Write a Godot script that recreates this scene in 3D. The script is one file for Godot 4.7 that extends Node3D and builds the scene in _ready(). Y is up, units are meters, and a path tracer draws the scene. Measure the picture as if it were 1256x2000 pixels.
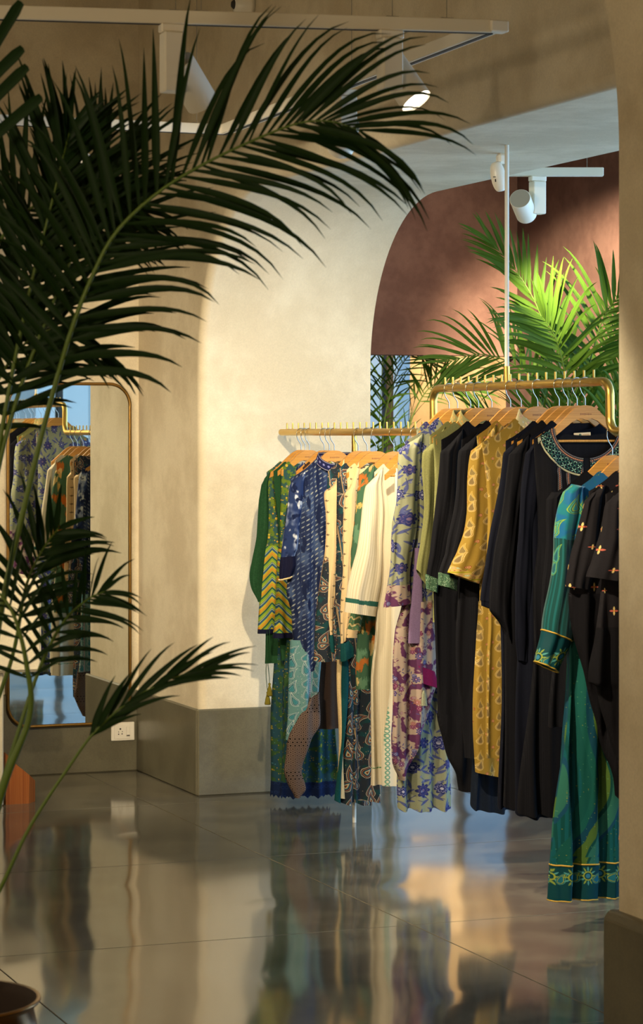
extends Node3D
# A boutique seen along a plastered arch wall: a brass garment rail in the arch, a mirror wall, track spotlights, palms.
# The long wall runs along z, the mirror wall along x; metres, y up.

var M := {}
var taken := {}
var leaf_budget := 0

class Geo:
	var v := PackedVector3Array()
	var uv := PackedVector2Array()
	var ix := PackedInt32Array()
	var seams := []
	func tri(a: Vector3, b: Vector3, c: Vector3) -> void:
		var n := v.size()
		v.append_array([a, b, c])
		uv.append_array([Vector2(a.x + a.z, a.y), Vector2(b.x + b.z, b.y), Vector2(c.x + c.z, c.y)])
		ix.append_array([n, n + 1, n + 2])
	func quad(a: Vector3, b: Vector3, c: Vector3, d: Vector3, u := []) -> void:
		var n := v.size()
		v.append_array([a, b, c, d])
		if u.is_empty():
			u = [Vector2(0, 0), Vector2(1, 0), Vector2(1, 1), Vector2(0, 1)]
		uv.append_array(u)
		ix.append_array([n, n + 1, n + 2, n, n + 2, n + 3])
	func grid(rows: Array, uvs: Array, closed := false) -> void:
		var n := v.size()
		var w: int = rows[0].size()
		for r in rows.size():
			v.append_array(rows[r])
			uv.append_array(uvs[r])
			if closed:
				seams.append([n + r * w, n + r * w + w - 1])
		for r in rows.size() - 1:
			for c in w - 1:
				var a := n + r * w + c
				ix.append_array([a, a + 1, a + w + 1, a, a + w + 1, a + w])
	# a box with chamfered edges
	func box(c: Vector3, s: Vector3, b := 0.0, t := Basis.IDENTITY) -> void:
		var h := s / 2.0
		if b <= 0.0:
			for ax in 3:
				for sg in [-1.0, 1.0]:
					var n := Vector3.ZERO; n[ax] = sg * h[ax]
					var p := Vector3.ZERO; p[(ax + 1) % 3] = h[(ax + 1) % 3]
					var q := Vector3.ZERO; q[(ax + 2) % 3] = h[(ax + 2) % 3] * sg
					quad(c + t * (n - p - q), c + t * (n - p + q), c + t * (n + p + q), c + t * (n + p - q))
			return
		var i := h - Vector3(b, b, b)
		for ax in 3:
			var a1 := (ax + 1) % 3
			var a2 := (ax + 2) % 3
			for sg in [-1.0, 1.0]:
				var pts := []
				for k in [[-1, -1], [-1, 1], [1, 1], [1, -1]]:
					var p := Vector3.ZERO
					p[ax] = sg * h[ax]; p[a1] = k[0] * i[a1]; p[a2] = k[1] * i[a2] * sg
					pts.append(c + t * p)
				quad(pts[0], pts[1], pts[2], pts[3])
			for s1 in [-1.0, 1.0]:
				for s2 in [-1.0, 1.0]:
					var pts := []
					for k in [0, 1, 2, 3]:
						var p := Vector3.ZERO
						p[a1] = s1 * (h[a1] if k < 2 else i[a1]); p[a2] = s2 * (i[a2] if k < 2 else h[a2])
						p[ax] = i[ax] * (1.0 if k in [0, 3] else -1.0) * s1 * s2
						pts.append(c + t * p)
					quad(pts[0], pts[1], pts[2], pts[3])
		for sx in [-1.0, 1.0]:
			for sy in [-1.0, 1.0]:
				for sz in [-1.0, 1.0]:
					var p0 := c + t * Vector3(sx * h.x, sy * i.y, sz * i.z)
					var p1 := c + t * Vector3(sx * i.x, sy * h.y, sz * i.z)
					var p2 := c + t * Vector3(sx * i.x, sy * i.y, sz * h.z)
					if sx * sy * sz > 0: tri(p0, p2, p1)
					else: tri(p0, p1, p2)
	func tube(path: Array, radii: Array, sides := 10, caps := true, flat := 1.0) -> void:
		var rows := []
		var uvs := []
		var up := Vector3(0.31, 0.2, 0.93)
		var run := 0.0
		for k in path.size():
			var d: Vector3 = (path[mini(k + 1, path.size() - 1)] - path[maxi(k - 1, 0)]).normalized()
			if absf(d.dot(up)) > 0.98: up = Vector3(0.9, 0.3, 0.1)
			var s := d.cross(up).normalized()
			up = s.cross(d).normalized()
			if k > 0: run += path[k].distance_to(path[k - 1])
			var r: float = radii[k] if radii.size() > 1 else radii[0]
			var row := PackedVector3Array()
			var ur := PackedVector2Array()
			for a in sides + 1:
				var an := TAU * a / sides
				row.append(path[k] + (s * cos(an) + up * sin(an) * flat) * r)
				ur.append(Vector2(an * maxf(r, 0.001), run))
			rows.append(row); uvs.append(ur)
		grid(rows, uvs, true)
		if caps:
			for e in [0, rows.size() - 1]:
				for a in sides:
					tri(path[e], rows[e][a + (0 if e == 0 else 1)], rows[e][a + (1 if e == 0 else 0)])
	func lathe(c: Vector3, prof: Array, sides := 32) -> void:
		var rows := []
		var uvs := []
		for p in prof:
			var row := PackedVector3Array()
			var ur := PackedVector2Array()
			for a in sides + 1:
				var an := TAU * a / sides
				row.append(c + Vector3(cos(an) * p[0], p[1], sin(an) * p[0]))
				ur.append(Vector2(float(a) / sides, p[1]))
			rows.append(row); uvs.append(ur)
		grid(rows, uvs, true)
	# a flat outline given thickness; t maps (x, y, depth) into the scene
	func prism(poly: PackedVector2Array, d0: float, d1: float, t: Transform3D) -> void:
		var f := Geometry2D.triangulate_polygon(poly)
		for k in range(0, f.size(), 3):
			for d in [d0, d1]:
				var a := t * Vector3(poly[f[k]].x, poly[f[k]].y, d)
				var b := t * Vector3(poly[f[k + 1]].x, poly[f[k + 1]].y, d)
				var c := t * Vector3(poly[f[k + 2]].x, poly[f[k + 2]].y, d)
				if d == d0: tri(a, b, c)
				else: tri(a, c, b)
		for k in poly.size():
			var p := poly[k]
			var q := poly[(k + 1) % poly.size()]
			quad(t * Vector3(p.x, p.y, d0), t * Vector3(q.x, q.y, d0), t * Vector3(q.x, q.y, d1), t * Vector3(p.x, p.y, d1))
	func mesh() -> ArrayMesh:
		var n := PackedVector3Array()
		n.resize(v.size())
		for k in range(0, ix.size(), 3):
			var f := (v[ix[k + 2]] - v[ix[k]]).cross(v[ix[k + 1]] - v[ix[k]])
			for j in 3: n[ix[k + j]] += f
		for s in seams:
			var t: Vector3 = n[s[0]] + n[s[1]]
			n[s[0]] = t; n[s[1]] = t
		for k in n.size():
			n[k] = n[k].normalized() if n[k].length_squared() > 1e-24 else Vector3.UP
		var arr := []
		arr.resize(Mesh.ARRAY_MAX)
		arr[Mesh.ARRAY_VERTEX] = v; arr[Mesh.ARRAY_NORMAL] = n; arr[Mesh.ARRAY_TEX_UV] = uv; arr[Mesh.ARRAY_INDEX] = ix
		var m := ArrayMesh.new()
		m.add_surface_from_arrays(Mesh.PRIMITIVE_TRIANGLES, arr)
		return m

# ---------------------------------------------------------------- printed cloth, painted motif by motif on a tile that repeats
class Print:
	var im: Image
	var w: int
	var h: int
	var rg := RandomNumberGenerator.new()
	func _init(iw: int, ih: int, base: Color, sd := 1) -> void:
		w = iw; h = ih
		im = Image.create_empty(w, h, false, Image.FORMAT_RGB8)
		im.fill(base)
		rg.seed = sd
	func put(x: int, y: int, c: Color, a: float) -> void:
		x = posmod(x, w); y = posmod(y, h)
		im.set_pixel(x, y, im.get_pixel(x, y).lerp(c, clampf(a, 0.0, 1.0)))
	func weave(amount: float) -> void:
		for y in h:
			for x in w:
				var k := 1.0 + amount * (rg.randf() - 0.5) + amount * 0.4 * (1.0 if (x + y) % 2 == 0 else -1.0)
				var c := im.get_pixel(x, y)
				im.set_pixel(x, y, Color(c.r * k, c.g * k, c.b * k))
	func blotch(c: Color, freq: float, lo: float, hi: float, sd: int, sy := 1.0) -> void:
		var n := FastNoiseLite.new()
		n.seed = sd; n.frequency = freq; n.fractal_octaves = 3
		for y in h:
			for x in w:
				# two shifted copies blended so that the tile repeats
				var fx := float(x) / w
				var fy := float(y) / h
				var q := lerpf(lerpf(n.get_noise_2d(x, y * sy), n.get_noise_2d(x - w, y * sy), fx), lerpf(n.get_noise_2d(x, (y - h) * sy), n.get_noise_2d(x - w, (y - h) * sy), fx), fy)
				var a := smoothstep(lo, hi, q)
				if a > 0.0: put(x, y, c, a)
	func disc(cx: float, cy: float, r: float, c: Color) -> void:
		for y in range(int(cy - r - 1), int(cy + r + 2)):
			for x in range(int(cx - r - 1), int(cx + r + 2)):
				put(x, y, c, r + 0.5 - Vector2(x - cx, y - cy).length())
	func ring(cx: float, cy: float, r: float, t: float, c: Color) -> void:
		for y in range(int(cy - r - t - 1), int(cy + r + t + 2)):
			for x in range(int(cx - r - t - 1), int(cx + r + t + 2)):
				put(x, y, c, t + 0.5 - absf(Vector2(x - cx, y - cy).length() - r))
	func flower(cx: float, cy: float, r: float, n: int, c: Color, c2: Color, turn := 0.0) -> void:
		for y in range(int(cy - r - 1), int(cy + r + 2)):
			for x in range(int(cx - r - 1), int(cx + r + 2)):
				var d := Vector2(x - cx, y - cy)
				var e := r * (0.62 + 0.38 * absf(cos(n * 0.5 * (d.angle() + turn))))
				put(x, y, c, e - d.length())
				put(x, y, c2, minf(1.6 - absf(d.length() - e * 0.62), 1.0) * 0.85)
		disc(cx, cy, r * 0.22, c2)
	func leaf(cx: float, cy: float, l: float, wd: float, an: float, c: Color) -> void:
		for y in range(int(cy - l), int(cy + l + 1)):
			for x in range(int(cx - l), int(cx + l + 1)):
				var d := Vector2(x - cx, y - cy).rotated(-an)
				var s := clampf(1.0 - absf(d.x) * 2.0 / l, 0.0, 1.0)
				put(x, y, c, wd * 0.5 * sqrt(s) - absf(d.y) + 0.5 if s > 0.0 else 0.0)
	# nested drop with a bent tip
	func paisley(cx: float, cy: float, s: float, an: float, cols: Array) -> void:
		for y in range(int(cy - s * 1.5), int(cy + s * 1.5)):
			for x in range(int(cx - s * 1.5), int(cx + s * 1.5)):
				var d := Vector2(x - cx, y - cy).rotated(-an) / s
				d.x -= 0.32 * d.y * d.y * signf(-d.y) if d.y < 0.0 else 0.0
				var wid := 0.62 * sqrt(clampf(1.0 - pow((d.y - 0.3) / 0.62, 2.0), 0.0, 1.0)) if d.y > 0.3 else 0.62 * clampf((d.y + 1.25) / 1.55, 0.0, 1.0)
				if d.y > 0.92 or d.y < -1.25 or wid <= 0.0: continue
				var q := absf(d.x) / wid
				if d.y > 0.3: q = maxf(q, 0.0)
				var edge := minf((1.0 - q) * wid, minf(0.92 - d.y, (d.y + 1.25) * 0.4))
				if edge <= 0.0: continue
				var k := mini(int(edge / 0.085), cols.size() - 1)
				put(x, y, cols[k], minf(1.0, edge * s))
	func line(a: Vector2, b: Vector2, t: float, c: Color) -> void:
		var n := int(a.distance_to(b)) + 1
		for k in n + 1:
			var p := a.lerp(b, float(k) / n)
			disc(p.x, p.y, t, c)
	func texture() -> ImageTexture:
		im.generate_mipmaps()
		return ImageTexture.create_from_image(im)

func numbered(called: String) -> String:
	taken[called] = taken.get(called, -1) + 1
	return called if taken[called] == 0 else "%s_%03d" % [called, taken[called]]

func thing(called: String, label: String, category: String, at := Vector3.ZERO, group := "") -> Node3D:
	var o := Node3D.new()
	o.name = numbered(called)
	add_child(o)
	o.position = at
	o.set_meta("label", label); o.set_meta("category", category)
	if group: o.set_meta("group", group)
	return o

func part(called: String, g, m: Material, parent: Node) -> MeshInstance3D:
	var o := MeshInstance3D.new()
	o.name = called
	o.mesh = g.mesh() if g is Geo else g
	o.material_override = m
	parent.add_child(o, true)
	return o

func struct(called: String, g, m: Material) -> MeshInstance3D:
	var o := part(called, g, m, self)
	o.set_meta("kind", "structure")
	return o

func mat(c: Color, rough := 0.8, metal := 0.0) -> StandardMaterial3D:
	var m := StandardMaterial3D.new()
	m.albedo_color = c
	m.roughness = rough
	m.metallic = metal
	m.cull_mode = BaseMaterial3D.CULL_DISABLED
	return m

func noise_image(size: int, freq: float, sd: int, oct := 4) -> Image:
	var n := FastNoiseLite.new()
	n.seed = sd; n.frequency = freq; n.fractal_octaves = oct
	return n.get_seamless_image(size, size)

func two_tone(size: int, a: Color, b: Color, freq: float, sd: int, grain := 0.04) -> ImageTexture:
	var n1 := noise_image(size, freq, sd)
	var n2 := noise_image(size, freq * 7.0, sd + 9, 3)
	var im := Image.create_empty(size, size, false, Image.FORMAT_RGB8)
	var rg := RandomNumberGenerator.new()
	rg.seed = sd
	for y in size:
		for x in size:
			var k := clampf(n1.get_pixel(x, y).r * 0.75 + n2.get_pixel(x, y).r * 0.25, 0.0, 1.0)
			var c := a.lerp(b, smoothstep(0.25, 0.75, k))
			var q := 1.0 + grain * (rg.randf() - 0.5)
			im.set_pixel(x, y, Color(c.r * q, c.g * q, c.b * q))
	im.generate_mipmaps()
	return ImageTexture.create_from_image(im)

func surface(tex: Texture2D, tile: float, rough: float, bump: Texture2D = null, scale := 0.5) -> StandardMaterial3D:
	var m := mat(Color.WHITE, rough)
	m.albedo_texture = tex
	m.uv1_triplanar = true
	m.uv1_world_triplanar = true
	m.uv1_scale = Vector3.ONE / tile
	if bump:
		m.normal_enabled = true
		m.normal_texture = bump
		m.normal_scale = scale
	return m

func cloth(key: String, p: Print, tile: Vector2, rough := 0.85, sheen := 0.25) -> void:
	var m := mat(Color.WHITE, rough)
	m.albedo_texture = p.texture()
	m.uv1_scale = Vector3(1.0 / tile.x, 1.0 / tile.y, 1.0)
	m.metallic_specular = 0.18
	m.rim_enabled = sheen > 0.3   # only the silky turquoise cloth shows a sheen
	m.rim = sheen
	m.rim_tint = 0.7
	M[key] = m

func hexc(s: String) -> Color:
	return Color.html(s)

# slow swell of the polished slabs, written straight as slopes
func ripple() -> ImageTexture:
	var im := Image.create_empty(256, 256, false, Image.FORMAT_RGB8)
	for y in 256:
		for x in 256:
			var u := x / 256.0 * TAU
			var v := y / 256.0 * TAU
			var nx := 0.4 * sin(u + v + 1.0) + 0.3 * sin(2.0 * v - u) + 0.15 * sin(3.0 * u + 2.0 * v + 2.0)
			var ny := 0.4 * cos(v - u + 0.5) + 0.3 * sin(2.0 * u + v + 4.0) + 0.15 * cos(3.0 * v + 2.0 * u)
			im.set_pixel(x, y, Color(0.5 + 0.5 * nx, 0.5 + 0.5 * ny, 0.5 + 0.5 * sqrt(maxf(0.1, 1.0 - nx * nx - ny * ny))))
	im.generate_mipmaps()
	return ImageTexture.create_from_image(im)

func make_materials() -> void:
	# room surfaces
	var lime := two_tone(512, hexc("c7b99d"), hexc("d8ccb2"), 0.006, 11, 0.05)
	M.plaster = surface(lime, 1.9, 0.9)
	M.cocoa = surface(two_tone(512, hexc("6c4c40"), hexc("7e5c4e"), 0.008, 21, 0.06), 1.6, 0.85)
	M.sand = surface(two_tone(256, hexc("d9b88a"), hexc("e3c79d"), 0.01, 31, 0.04), 1.5, 0.9)
	M.ceiling = surface(lime, 2.4, 0.95)
	var slab := two_tone(512, hexc("565248"), hexc("6a6556"), 0.008, 41, 0.06)
	M.tile = surface(slab, 1.45, 0.09, ripple(), 0.009)
	M.tile.metallic_specular = 0.75
	M.joint = mat(hexc("8d897a"), 0.7)
	M.skirting = surface(two_tone(256, hexc("5f5a49"), hexc("6a6552"), 0.01, 43, 0.08), 0.9, 0.3)
	M.counter = surface(two_tone(256, hexc("d8c9a8"), hexc("e3d6b8"), 0.008, 47, 0.05), 0.8, 0.6)
	# metals, plastics, glass
	M.brass = mat(hexc("cdaa5a"), 0.33, 1.0)
	M.brass_dark = mat(hexc("8a6a38"), 0.35, 1.0)
	M.chrome = mat(hexc("c8c8c8"), 0.12, 1.0)
	M.mirror = mat(hexc("e9ece6"), 0.0, 1.0)
	M.white_metal = mat(hexc("e2dccd"), 0.45)
	M.white_plastic = mat(hexc("ece5d6"), 0.3)
	M.slot = mat(hexc("2a2622"), 0.6)
	M.grey_shade = mat(hexc("8a857a"), 0.5)
	M.frame_dark = mat(hexc("3a3430"), 0.5)
	var gl := mat(Color(0.85, 0.93, 1.0, 0.08), 0.02)
	gl.transparency = BaseMaterial3D.TRANSPARENCY_ALPHA
	M.glass = gl
	M.lens_on = mat(hexc("fff4dc"), 0.4)
	M.lens_on.emission_enabled = true
	M.lens_on.emission = hexc("fff0d6")
	M.lens_on.emission_energy_multiplier = 4.0
	M.globe = mat(hexc("fff2dc"), 0.5)
	M.globe.emission_enabled = true
	M.globe.emission = hexc("ffe8c4")
	M.globe.emission_energy_multiplier = 1.5
	M.pot = mat(hexc("8a6434"), 0.25, 1.0)
	M.pot_inside = mat(hexc("2a1a10"), 0.8)
	M.soil = mat(hexc("241a12"), 1.0)
	# leaves: dimness and spotlight are put into two greens of one leaf
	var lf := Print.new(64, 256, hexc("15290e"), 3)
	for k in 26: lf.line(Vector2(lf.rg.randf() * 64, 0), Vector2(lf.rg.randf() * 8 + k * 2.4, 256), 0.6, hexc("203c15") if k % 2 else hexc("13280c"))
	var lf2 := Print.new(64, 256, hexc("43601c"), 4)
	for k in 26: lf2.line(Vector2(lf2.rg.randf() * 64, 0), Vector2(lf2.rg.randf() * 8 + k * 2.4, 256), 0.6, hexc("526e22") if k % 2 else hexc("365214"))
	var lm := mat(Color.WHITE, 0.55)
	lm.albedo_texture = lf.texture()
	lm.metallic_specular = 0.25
	M.leaf = lm  # darkened green for the dim foreground palm
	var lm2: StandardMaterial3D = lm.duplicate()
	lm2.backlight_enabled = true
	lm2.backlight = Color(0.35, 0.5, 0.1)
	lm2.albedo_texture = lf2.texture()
	M.leaf_lit = lm2  # same leaf lightened for the palms under spotlights
	M.leaf_dry = mat(hexc("6a4a2a"), 0.7)
	M.rachis = mat(hexc("566e22"), 0.5)
	M.stem = mat(hexc("4a6a22"), 0.5)
	# hanger wood
	var wd := Print.new(256, 64, hexc("bf8638"), 5)
	for k in 40:
		var y := wd.rg.randf() * 64.0
		wd.line(Vector2(0, y), Vector2(256, y + wd.rg.randf_range(-3, 3)), 0.5, hexc("aa722a") if k % 2 else hexc("ca9446"))
	M.hanger_wood = mat(Color.WHITE, 0.38)
	M.hanger_wood.albedo_texture = wd.texture()
	M.hanger_wood.uv1_scale = Vector3(4, 12, 1)
	var fw := Print.new(128, 128, hexc("9a5420"), 6)
	for k in 60:
		var y := fw.rg.randf() * 128.0
		fw.line(Vector2(y, 0), Vector2(y + fw.rg.randf_range(-6, 6), 128), 0.6, hexc("843f14") if k % 2 else hexc("ab6630"))
	M.foot_wood = surface(fw.texture(), 0.22, 0.35)
	M.hanger_mark = mat(hexc("7a4a20"), 0.6)
	M.tag_paper = mat(hexc("efe6d4"), 0.8)
	M.tag_print = mat(hexc("5a3a34"), 0.8)
	M.tag_maroon = mat(hexc("6a2438"), 0.8)
	M.gold_cord = mat(hexc("b0902c"), 0.5)
	M.label_cloth = mat(hexc("d8c09a"), 0.8)
	M.label_mark = mat(hexc("50604a"), 0.8)
	M.label_mark2 = mat(hexc("a07848"), 0.8)
	make_cloth()

func make_cloth() -> void:
	var p: Print
	var r: RandomNumberGenerator
	for a in [["dark_green", "1f4026", .3], ["navy_trim", "15162c", .3], ["brown_plain", "3a2a20", .3], ["cream_plain", "d9bd8b", .2], ["teal_plain", "184a4c", .3], ["green_band", "2c5a50", .3],
			["mauve", "7a6484", .2], ["magenta", "6a1848", .2], ["olive", "76764a", .22], ["black_cloth", "121216", .3], ["navy_cloth", "10121c", .3], ["sheer_navy", "131a26", .3], ["orange_cloth", "c07428", .25], ["tassel_green", "8c9078", .3], ["tassel_gold", "6e6422", .3], ["black_sheer", "111013", .3]]:
		p = Print.new(128, 128, hexc(a[1]), 7)
		for k in 24: p.line(Vector2(k * 5.4, 0), Vector2(k * 5.4 + p.rg.randf_range(-1, 1), 128), 0.5, hexc(a[1]).lightened(p.rg.randf() * 0.07))
		p.weave(a[2])
		cloth(a[0], p, Vector2(.12, .12), 0.85, 0.06)
	# yellow-green and blue all-over flowers
	p = Print.new(384, 384, hexc("2d4b4a"), 11); r = p.rg
	p.blotch(hexc("5d6f24"), 0.02, -0.1, 0.15, 3)
	for k in 330: p.disc(r.randf() * 384, r.randf() * 384, r.randf_range(2, 5), [hexc("7d8a24"), hexc("24406a"), hexc("a98a24"), hexc("3f6a30"), hexc("c08a2a")][k % 5])
	for k in 60: p.flower(r.randf() * 384, r.randf() * 384, r.randf_range(7, 11), 5, [hexc("b8962c"), hexc("8a9a30"), hexc("2c4a78")][k % 3], hexc("d6b040"), r.randf() * 6)
	cloth("floral_green", p, Vector2(.3, .3))
	# diagonal border stripes
	p = Print.new(384, 384, hexc("24504a"), 12); r = p.rg
	var cs := [hexc("8a9a2c"), hexc("2b4f6c"), hexc("2b4f6c"), hexc("a6a032"), hexc("b06a26"), hexc("9a8a2a"), hexc("1f4a44"), hexc("6f8f34")]
	for y in 384:
		for x in 384:
			var q := posmod(absi(x - 192) + y, 192)
			p.im.set_pixel(x, y, cs[q / 24])
	for k in 64:
		for j in 2:
			p.disc(192 + k * 3, 36 - k * 3 + j * 192, 2.4, hexc("c8d0a0")); p.disc(192 - k * 3, 36 - k * 3 + j * 192, 2.4, hexc("c8d0a0"))
			if k % 3 == 0:
				p.leaf(192 + k * 3, 108 - k * 3 + j * 192, 13, 7, -0.8, hexc("c9902f")); p.leaf(192 - k * 3, 108 - k * 3 + j * 192, 13, 7, 0.8, hexc("c9902f"))
	cloth("chevron", p, Vector2(.125, .125))
	# deep blue and green skirt with gold flower columns
	p = Print.new(256, 384, hexc("223f4a"), 13); r = p.rg
	p.blotch(hexc("2f4a2c"), 0.02, 0.0, 0.15, 7)
	for k in 240: p.disc(r.randf() * 256, r.randf() * 384, r.randf_range(1.2, 2.4), [hexc("8a7a2c"), hexc("3f6f7a"), hexc("a07c28")][k % 3])
	for k in 7: p.flower(60 + r.randf_range(-4, 4), k * 55, 15, 6, hexc("7d7426"), hexc("b08c2c"), r.randf()); p.flower(190, k * 55 + 28, 11, 5, hexc("5a6a2a"), hexc("a8862c"), r.randf())
	cloth("skirt_blue", p, Vector2(.22, .33))
	p = Print.new(128, 64, hexc("14203e"), 14)
	for k in 8: p.ring(k * 16 + 8, 20, 5, 0.8, hexc("22335c")); p.ring(k * 16, 44, 6, 0.9, hexc("1f2f55"))
	cloth("navy_lace", p, Vector2(.12, .06))
	# indigo shibori
	p = Print.new(384, 512, hexc("26345c"), 15); r = p.rg
	p.blotch(hexc("8f9ab4"), 0.018, 0.02, 0.3, 5, 0.4)
	p.blotch(hexc("c9ccd0"), 0.035, 0.12, 0.34, 6, 0.35)
	p.blotch(hexc("18203f"), 0.03, 0.1, 0.3, 9, 0.5)
	cloth("tiedye", p, Vector2(.3, .4))
	p = Print.new(384, 512, hexc("232c49"), 16); r = p.rg
	p.blotch(hexc("3b4a6a"), 0.012, -0.1, 0.3, 15, 0.4)
	for k in 42:
		for j in 8: p.leaf(j * 48 + (k % 2) * 24, k * 12.2, 22, 7, 2.35 + (0.2 if j % 2 else 0.0), hexc("9a9c90").lerp(hexc("4c5870"), r.randf()))
	p.blotch(hexc("1a213c"), 0.02, 0.08, 0.25, 17, 0.35)
	cloth("navy_leaf", p, Vector2(.3, .4))
	p = Print.new(128, 64, hexc("1d1f40"), 17)
	for k in 4: p.flower(k * 32 + 8, 30, 10, 6, hexc("3c3f78"), hexc("a9a6c4"))
	p.line(Vector2(0, 6), Vector2(128, 6), 1.2, hexc("b8b0b0")); p.line(Vector2(0, 57), Vector2(128, 57), 1.2, hexc("b8b0b0"))
	cloth("neck_floral", p, Vector2(.09, .045))
	# paisleys
	p = Print.new(384, 384, hexc("5f8584"), 18); r = p.rg
	for k in 500: p.disc(r.randf() * 384, r.randf() * 384, r.randf_range(1, 2.2), [hexc("a9b6ae"), hexc("2f4f66"), hexc("b0989c")][k % 3])
	for k in 30: p.paisley((k % 6) * 64 + r.randf_range(-8, 8), (k / 6) * 77 + (38 if k % 2 else 0) + r.randf_range(-8, 8), r.randf_range(30, 42), r.randf_range(-0.6, 0.6), [hexc("b9c2bc"), hexc("355a72"), hexc("8fb0a8"), hexc("2b4a60"), hexc("4d8c90"), hexc("3b7a86")])
	for j in 2:
		p.line(Vector2(40 + j * 192, 0), Vector2(40 + j * 192, 384), 4, hexc("b49aa0"))
		for k in 30: p.disc(40 + j * 192, k * 12.8, 2.4, hexc("2c4a68"))
	cloth("paisley_teal", p, Vector2(.26, .26))
	p = Print.new(256, 256, hexc("5a4a42"), 19)
	for y in 10:
		for x in 8:
			p.ring(x * 32 + (y % 2) * 16, y * 25.6, 9, 1.5, hexc("7d6a5e"))
			p.disc(x * 32 + (y % 2) * 16, y * 25.6, 4.5 if y < 7 else 6.5, hexc("1c1614") if y >= 7 else hexc("3a2e28"))
	p.weave(0.2)
	cloth("lace_brown", p, Vector2(.13, .13))
	p = Print.new(512, 512, hexc("2a3038"), 20); r = p.rg
	p.blotch(hexc("1f4044"), 0.012, 0.0, 0.2, 22)
	for k in 420: p.disc(r.randf() * 512, r.randf() * 512, r.randf_range(1.2, 2.6), [hexc("b09a78"), hexc("3f6480"), hexc("7d4f30")][k % 3])
	for k in 42: p.paisley((k % 7) * 73 + r.randf_range(-14, 14), (k / 7) * 85 + (42 if k % 2 else 0) + r.randf_range(-14, 14), r.randf_range(36, 58), r.randf_range(-1.2, 1.2), [hexc("b5a284"), hexc("23324c"), hexc("8c5c36"), hexc("1f2c40"), hexc("3f6a74"), hexc("c2ab86"), hexc("6a3a22")])
	for k in 3:
		p.line(Vector2(k * 170, 0), Vector2(k * 170 + 60, 512), 3, hexc("9a8264"))
		p.line(Vector2(k * 170 + 9, 0), Vector2(k * 170 + 69, 512), 1.5, hexc("3c5c78"))
	cloth("paisley_dark", p, Vector2(.32, .32))
	# cream with small block-printed sprigs
	p = Print.new(256, 256, hexc("dcbf90"), 21); r = p.rg
	for k in 18:
		var x := (k % 3) * 85.3 + (42.0 if (k / 3) % 2 else 0.0) + 20
		var y := (k / 3) * 42.7 + 20
		for j in 3: p.leaf(x + [-5, 0, 5][j], y - [1, 5, 1][j], 11, 5, [0.6, 1.57, 2.5][j], hexc("4a4034"))
		p.line(Vector2(x, y), Vector2(x + 2, y + 8), 1.0, hexc("54483a"))
	p.weave(0.06)
	cloth("cream_motif", p, Vector2(.13, .13))
	# ikat
	p = Print.new(384, 512, hexc("3f5f48"), 22); r = p.rg
	for k in 26:
		var cx := r.randf() * 384; var cy := r.randf() * 512
		var c: Color = [hexc("b8652a"), hexc("d0b074"), hexc("b8652a"), hexc("c9a25c"), hexc("5f8468")][k % 5]
		for j in 26: p.line(Vector2(cx + j * 2.6, cy + r.randf_range(-12, 12)), Vector2(cx + j * 2.6, cy + 44 + 24 * sin(j * 0.24) + r.randf_range(-12, 12)), 1.1, c)
	cloth("ikat", p, Vector2(.26, .34))
	p = Print.new(128, 128, hexc("567a5a"), 23)
	for k in 128:
		for j in 3: p.disc(k, 24 + j * 40 + 8 * sin(k * 0.196), 3.5, hexc("d8c48e"))
	for k in 30: p.disc(p.rg.randf() * 128, p.rg.randf() * 128, 2, hexc("c08a4a"))
	cloth("ikat_cuff", p, Vector2(.08, .08))
	# ivory ribs
	p = Print.new(128, 256, hexc("d8ccb2"), 24)
	for k in 16: p.line(Vector2(k * 8, 0), Vector2(k * 8, 256), 1.3, hexc("c6b89b"))
	p.weave(0.06)
	cloth("white_rib", p, Vector2(.085, .17))
	p = Print.new(128, 128, hexc("d6cdb6"), 25)
	for k in 12: p.ring(20, k * 10.7, 4, 1, hexc("4f8a78"))
	cloth("white_mint", p, Vector2(.2, .2))
	p = Print.new(128, 16, hexc("cfc8ac"), 26)
	for k in 12: p.leaf(k * 10.7 + 4, 8, 10, 8, 0.4 if k % 2 else -0.4, hexc("4a7a50"))
	cloth("green_stitch", p, Vector2(.12, .012))
	# sage cotton with indigo flowers, small and large
	for a in [["floral_blue", 1.15, .34], ["floral_big", 1.25, .34]]:
		p = Print.new(384, 384, hexc("84866c"), 27); r = p.rg
		for k in 110:
			var x := (k % 10) * 38.4 + r.randf_range(-14, 14); var y := (k / 10) * 35.0 + r.randf_range(-14, 14)
			p.leaf(x, y, 34 * a[1], 11, r.randf() * 6, hexc("4a5078"))
			p.line(Vector2(x, y), Vector2(x + r.randf_range(-26, 26), y + r.randf_range(-26, 26)), 0.9, hexc("3c406a"))
		for k in 20:
			var x := (k % 5) * 77 + (38 if (k / 5) % 2 else 0) + r.randf_range(-8, 8)
			var y := (k / 5) * 96 + r.randf_range(-8, 8) + 20
			p.flower(x, y, (21 if k % 3 else 27) * a[1] * 0.9, 8, hexc("2c3162"), hexc("a5a3b4") if k % 2 else hexc("6a5870"), r.randf())
		for k in 30: p.flower(r.randf() * 384, r.randf() * 384, 6, 5, hexc("3c3f6c"), hexc("8a8ca0"))
		p.weave(0.06)
		cloth(a[0], p, Vector2(a[2], a[2]))
	p = Print.new(384, 384, hexc("9c8a7c"), 28); r = p.rg
	p.blotch(hexc("55304e"), 0.012, 0.0, 0.12, 8)
	for k in 120: p.leaf(r.randf() * 384, r.randf() * 384, 16, 5, r.randf() * 6, [hexc("4a4670"), hexc("5a2848"), hexc("7d6a6c")][k % 3])
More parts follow.
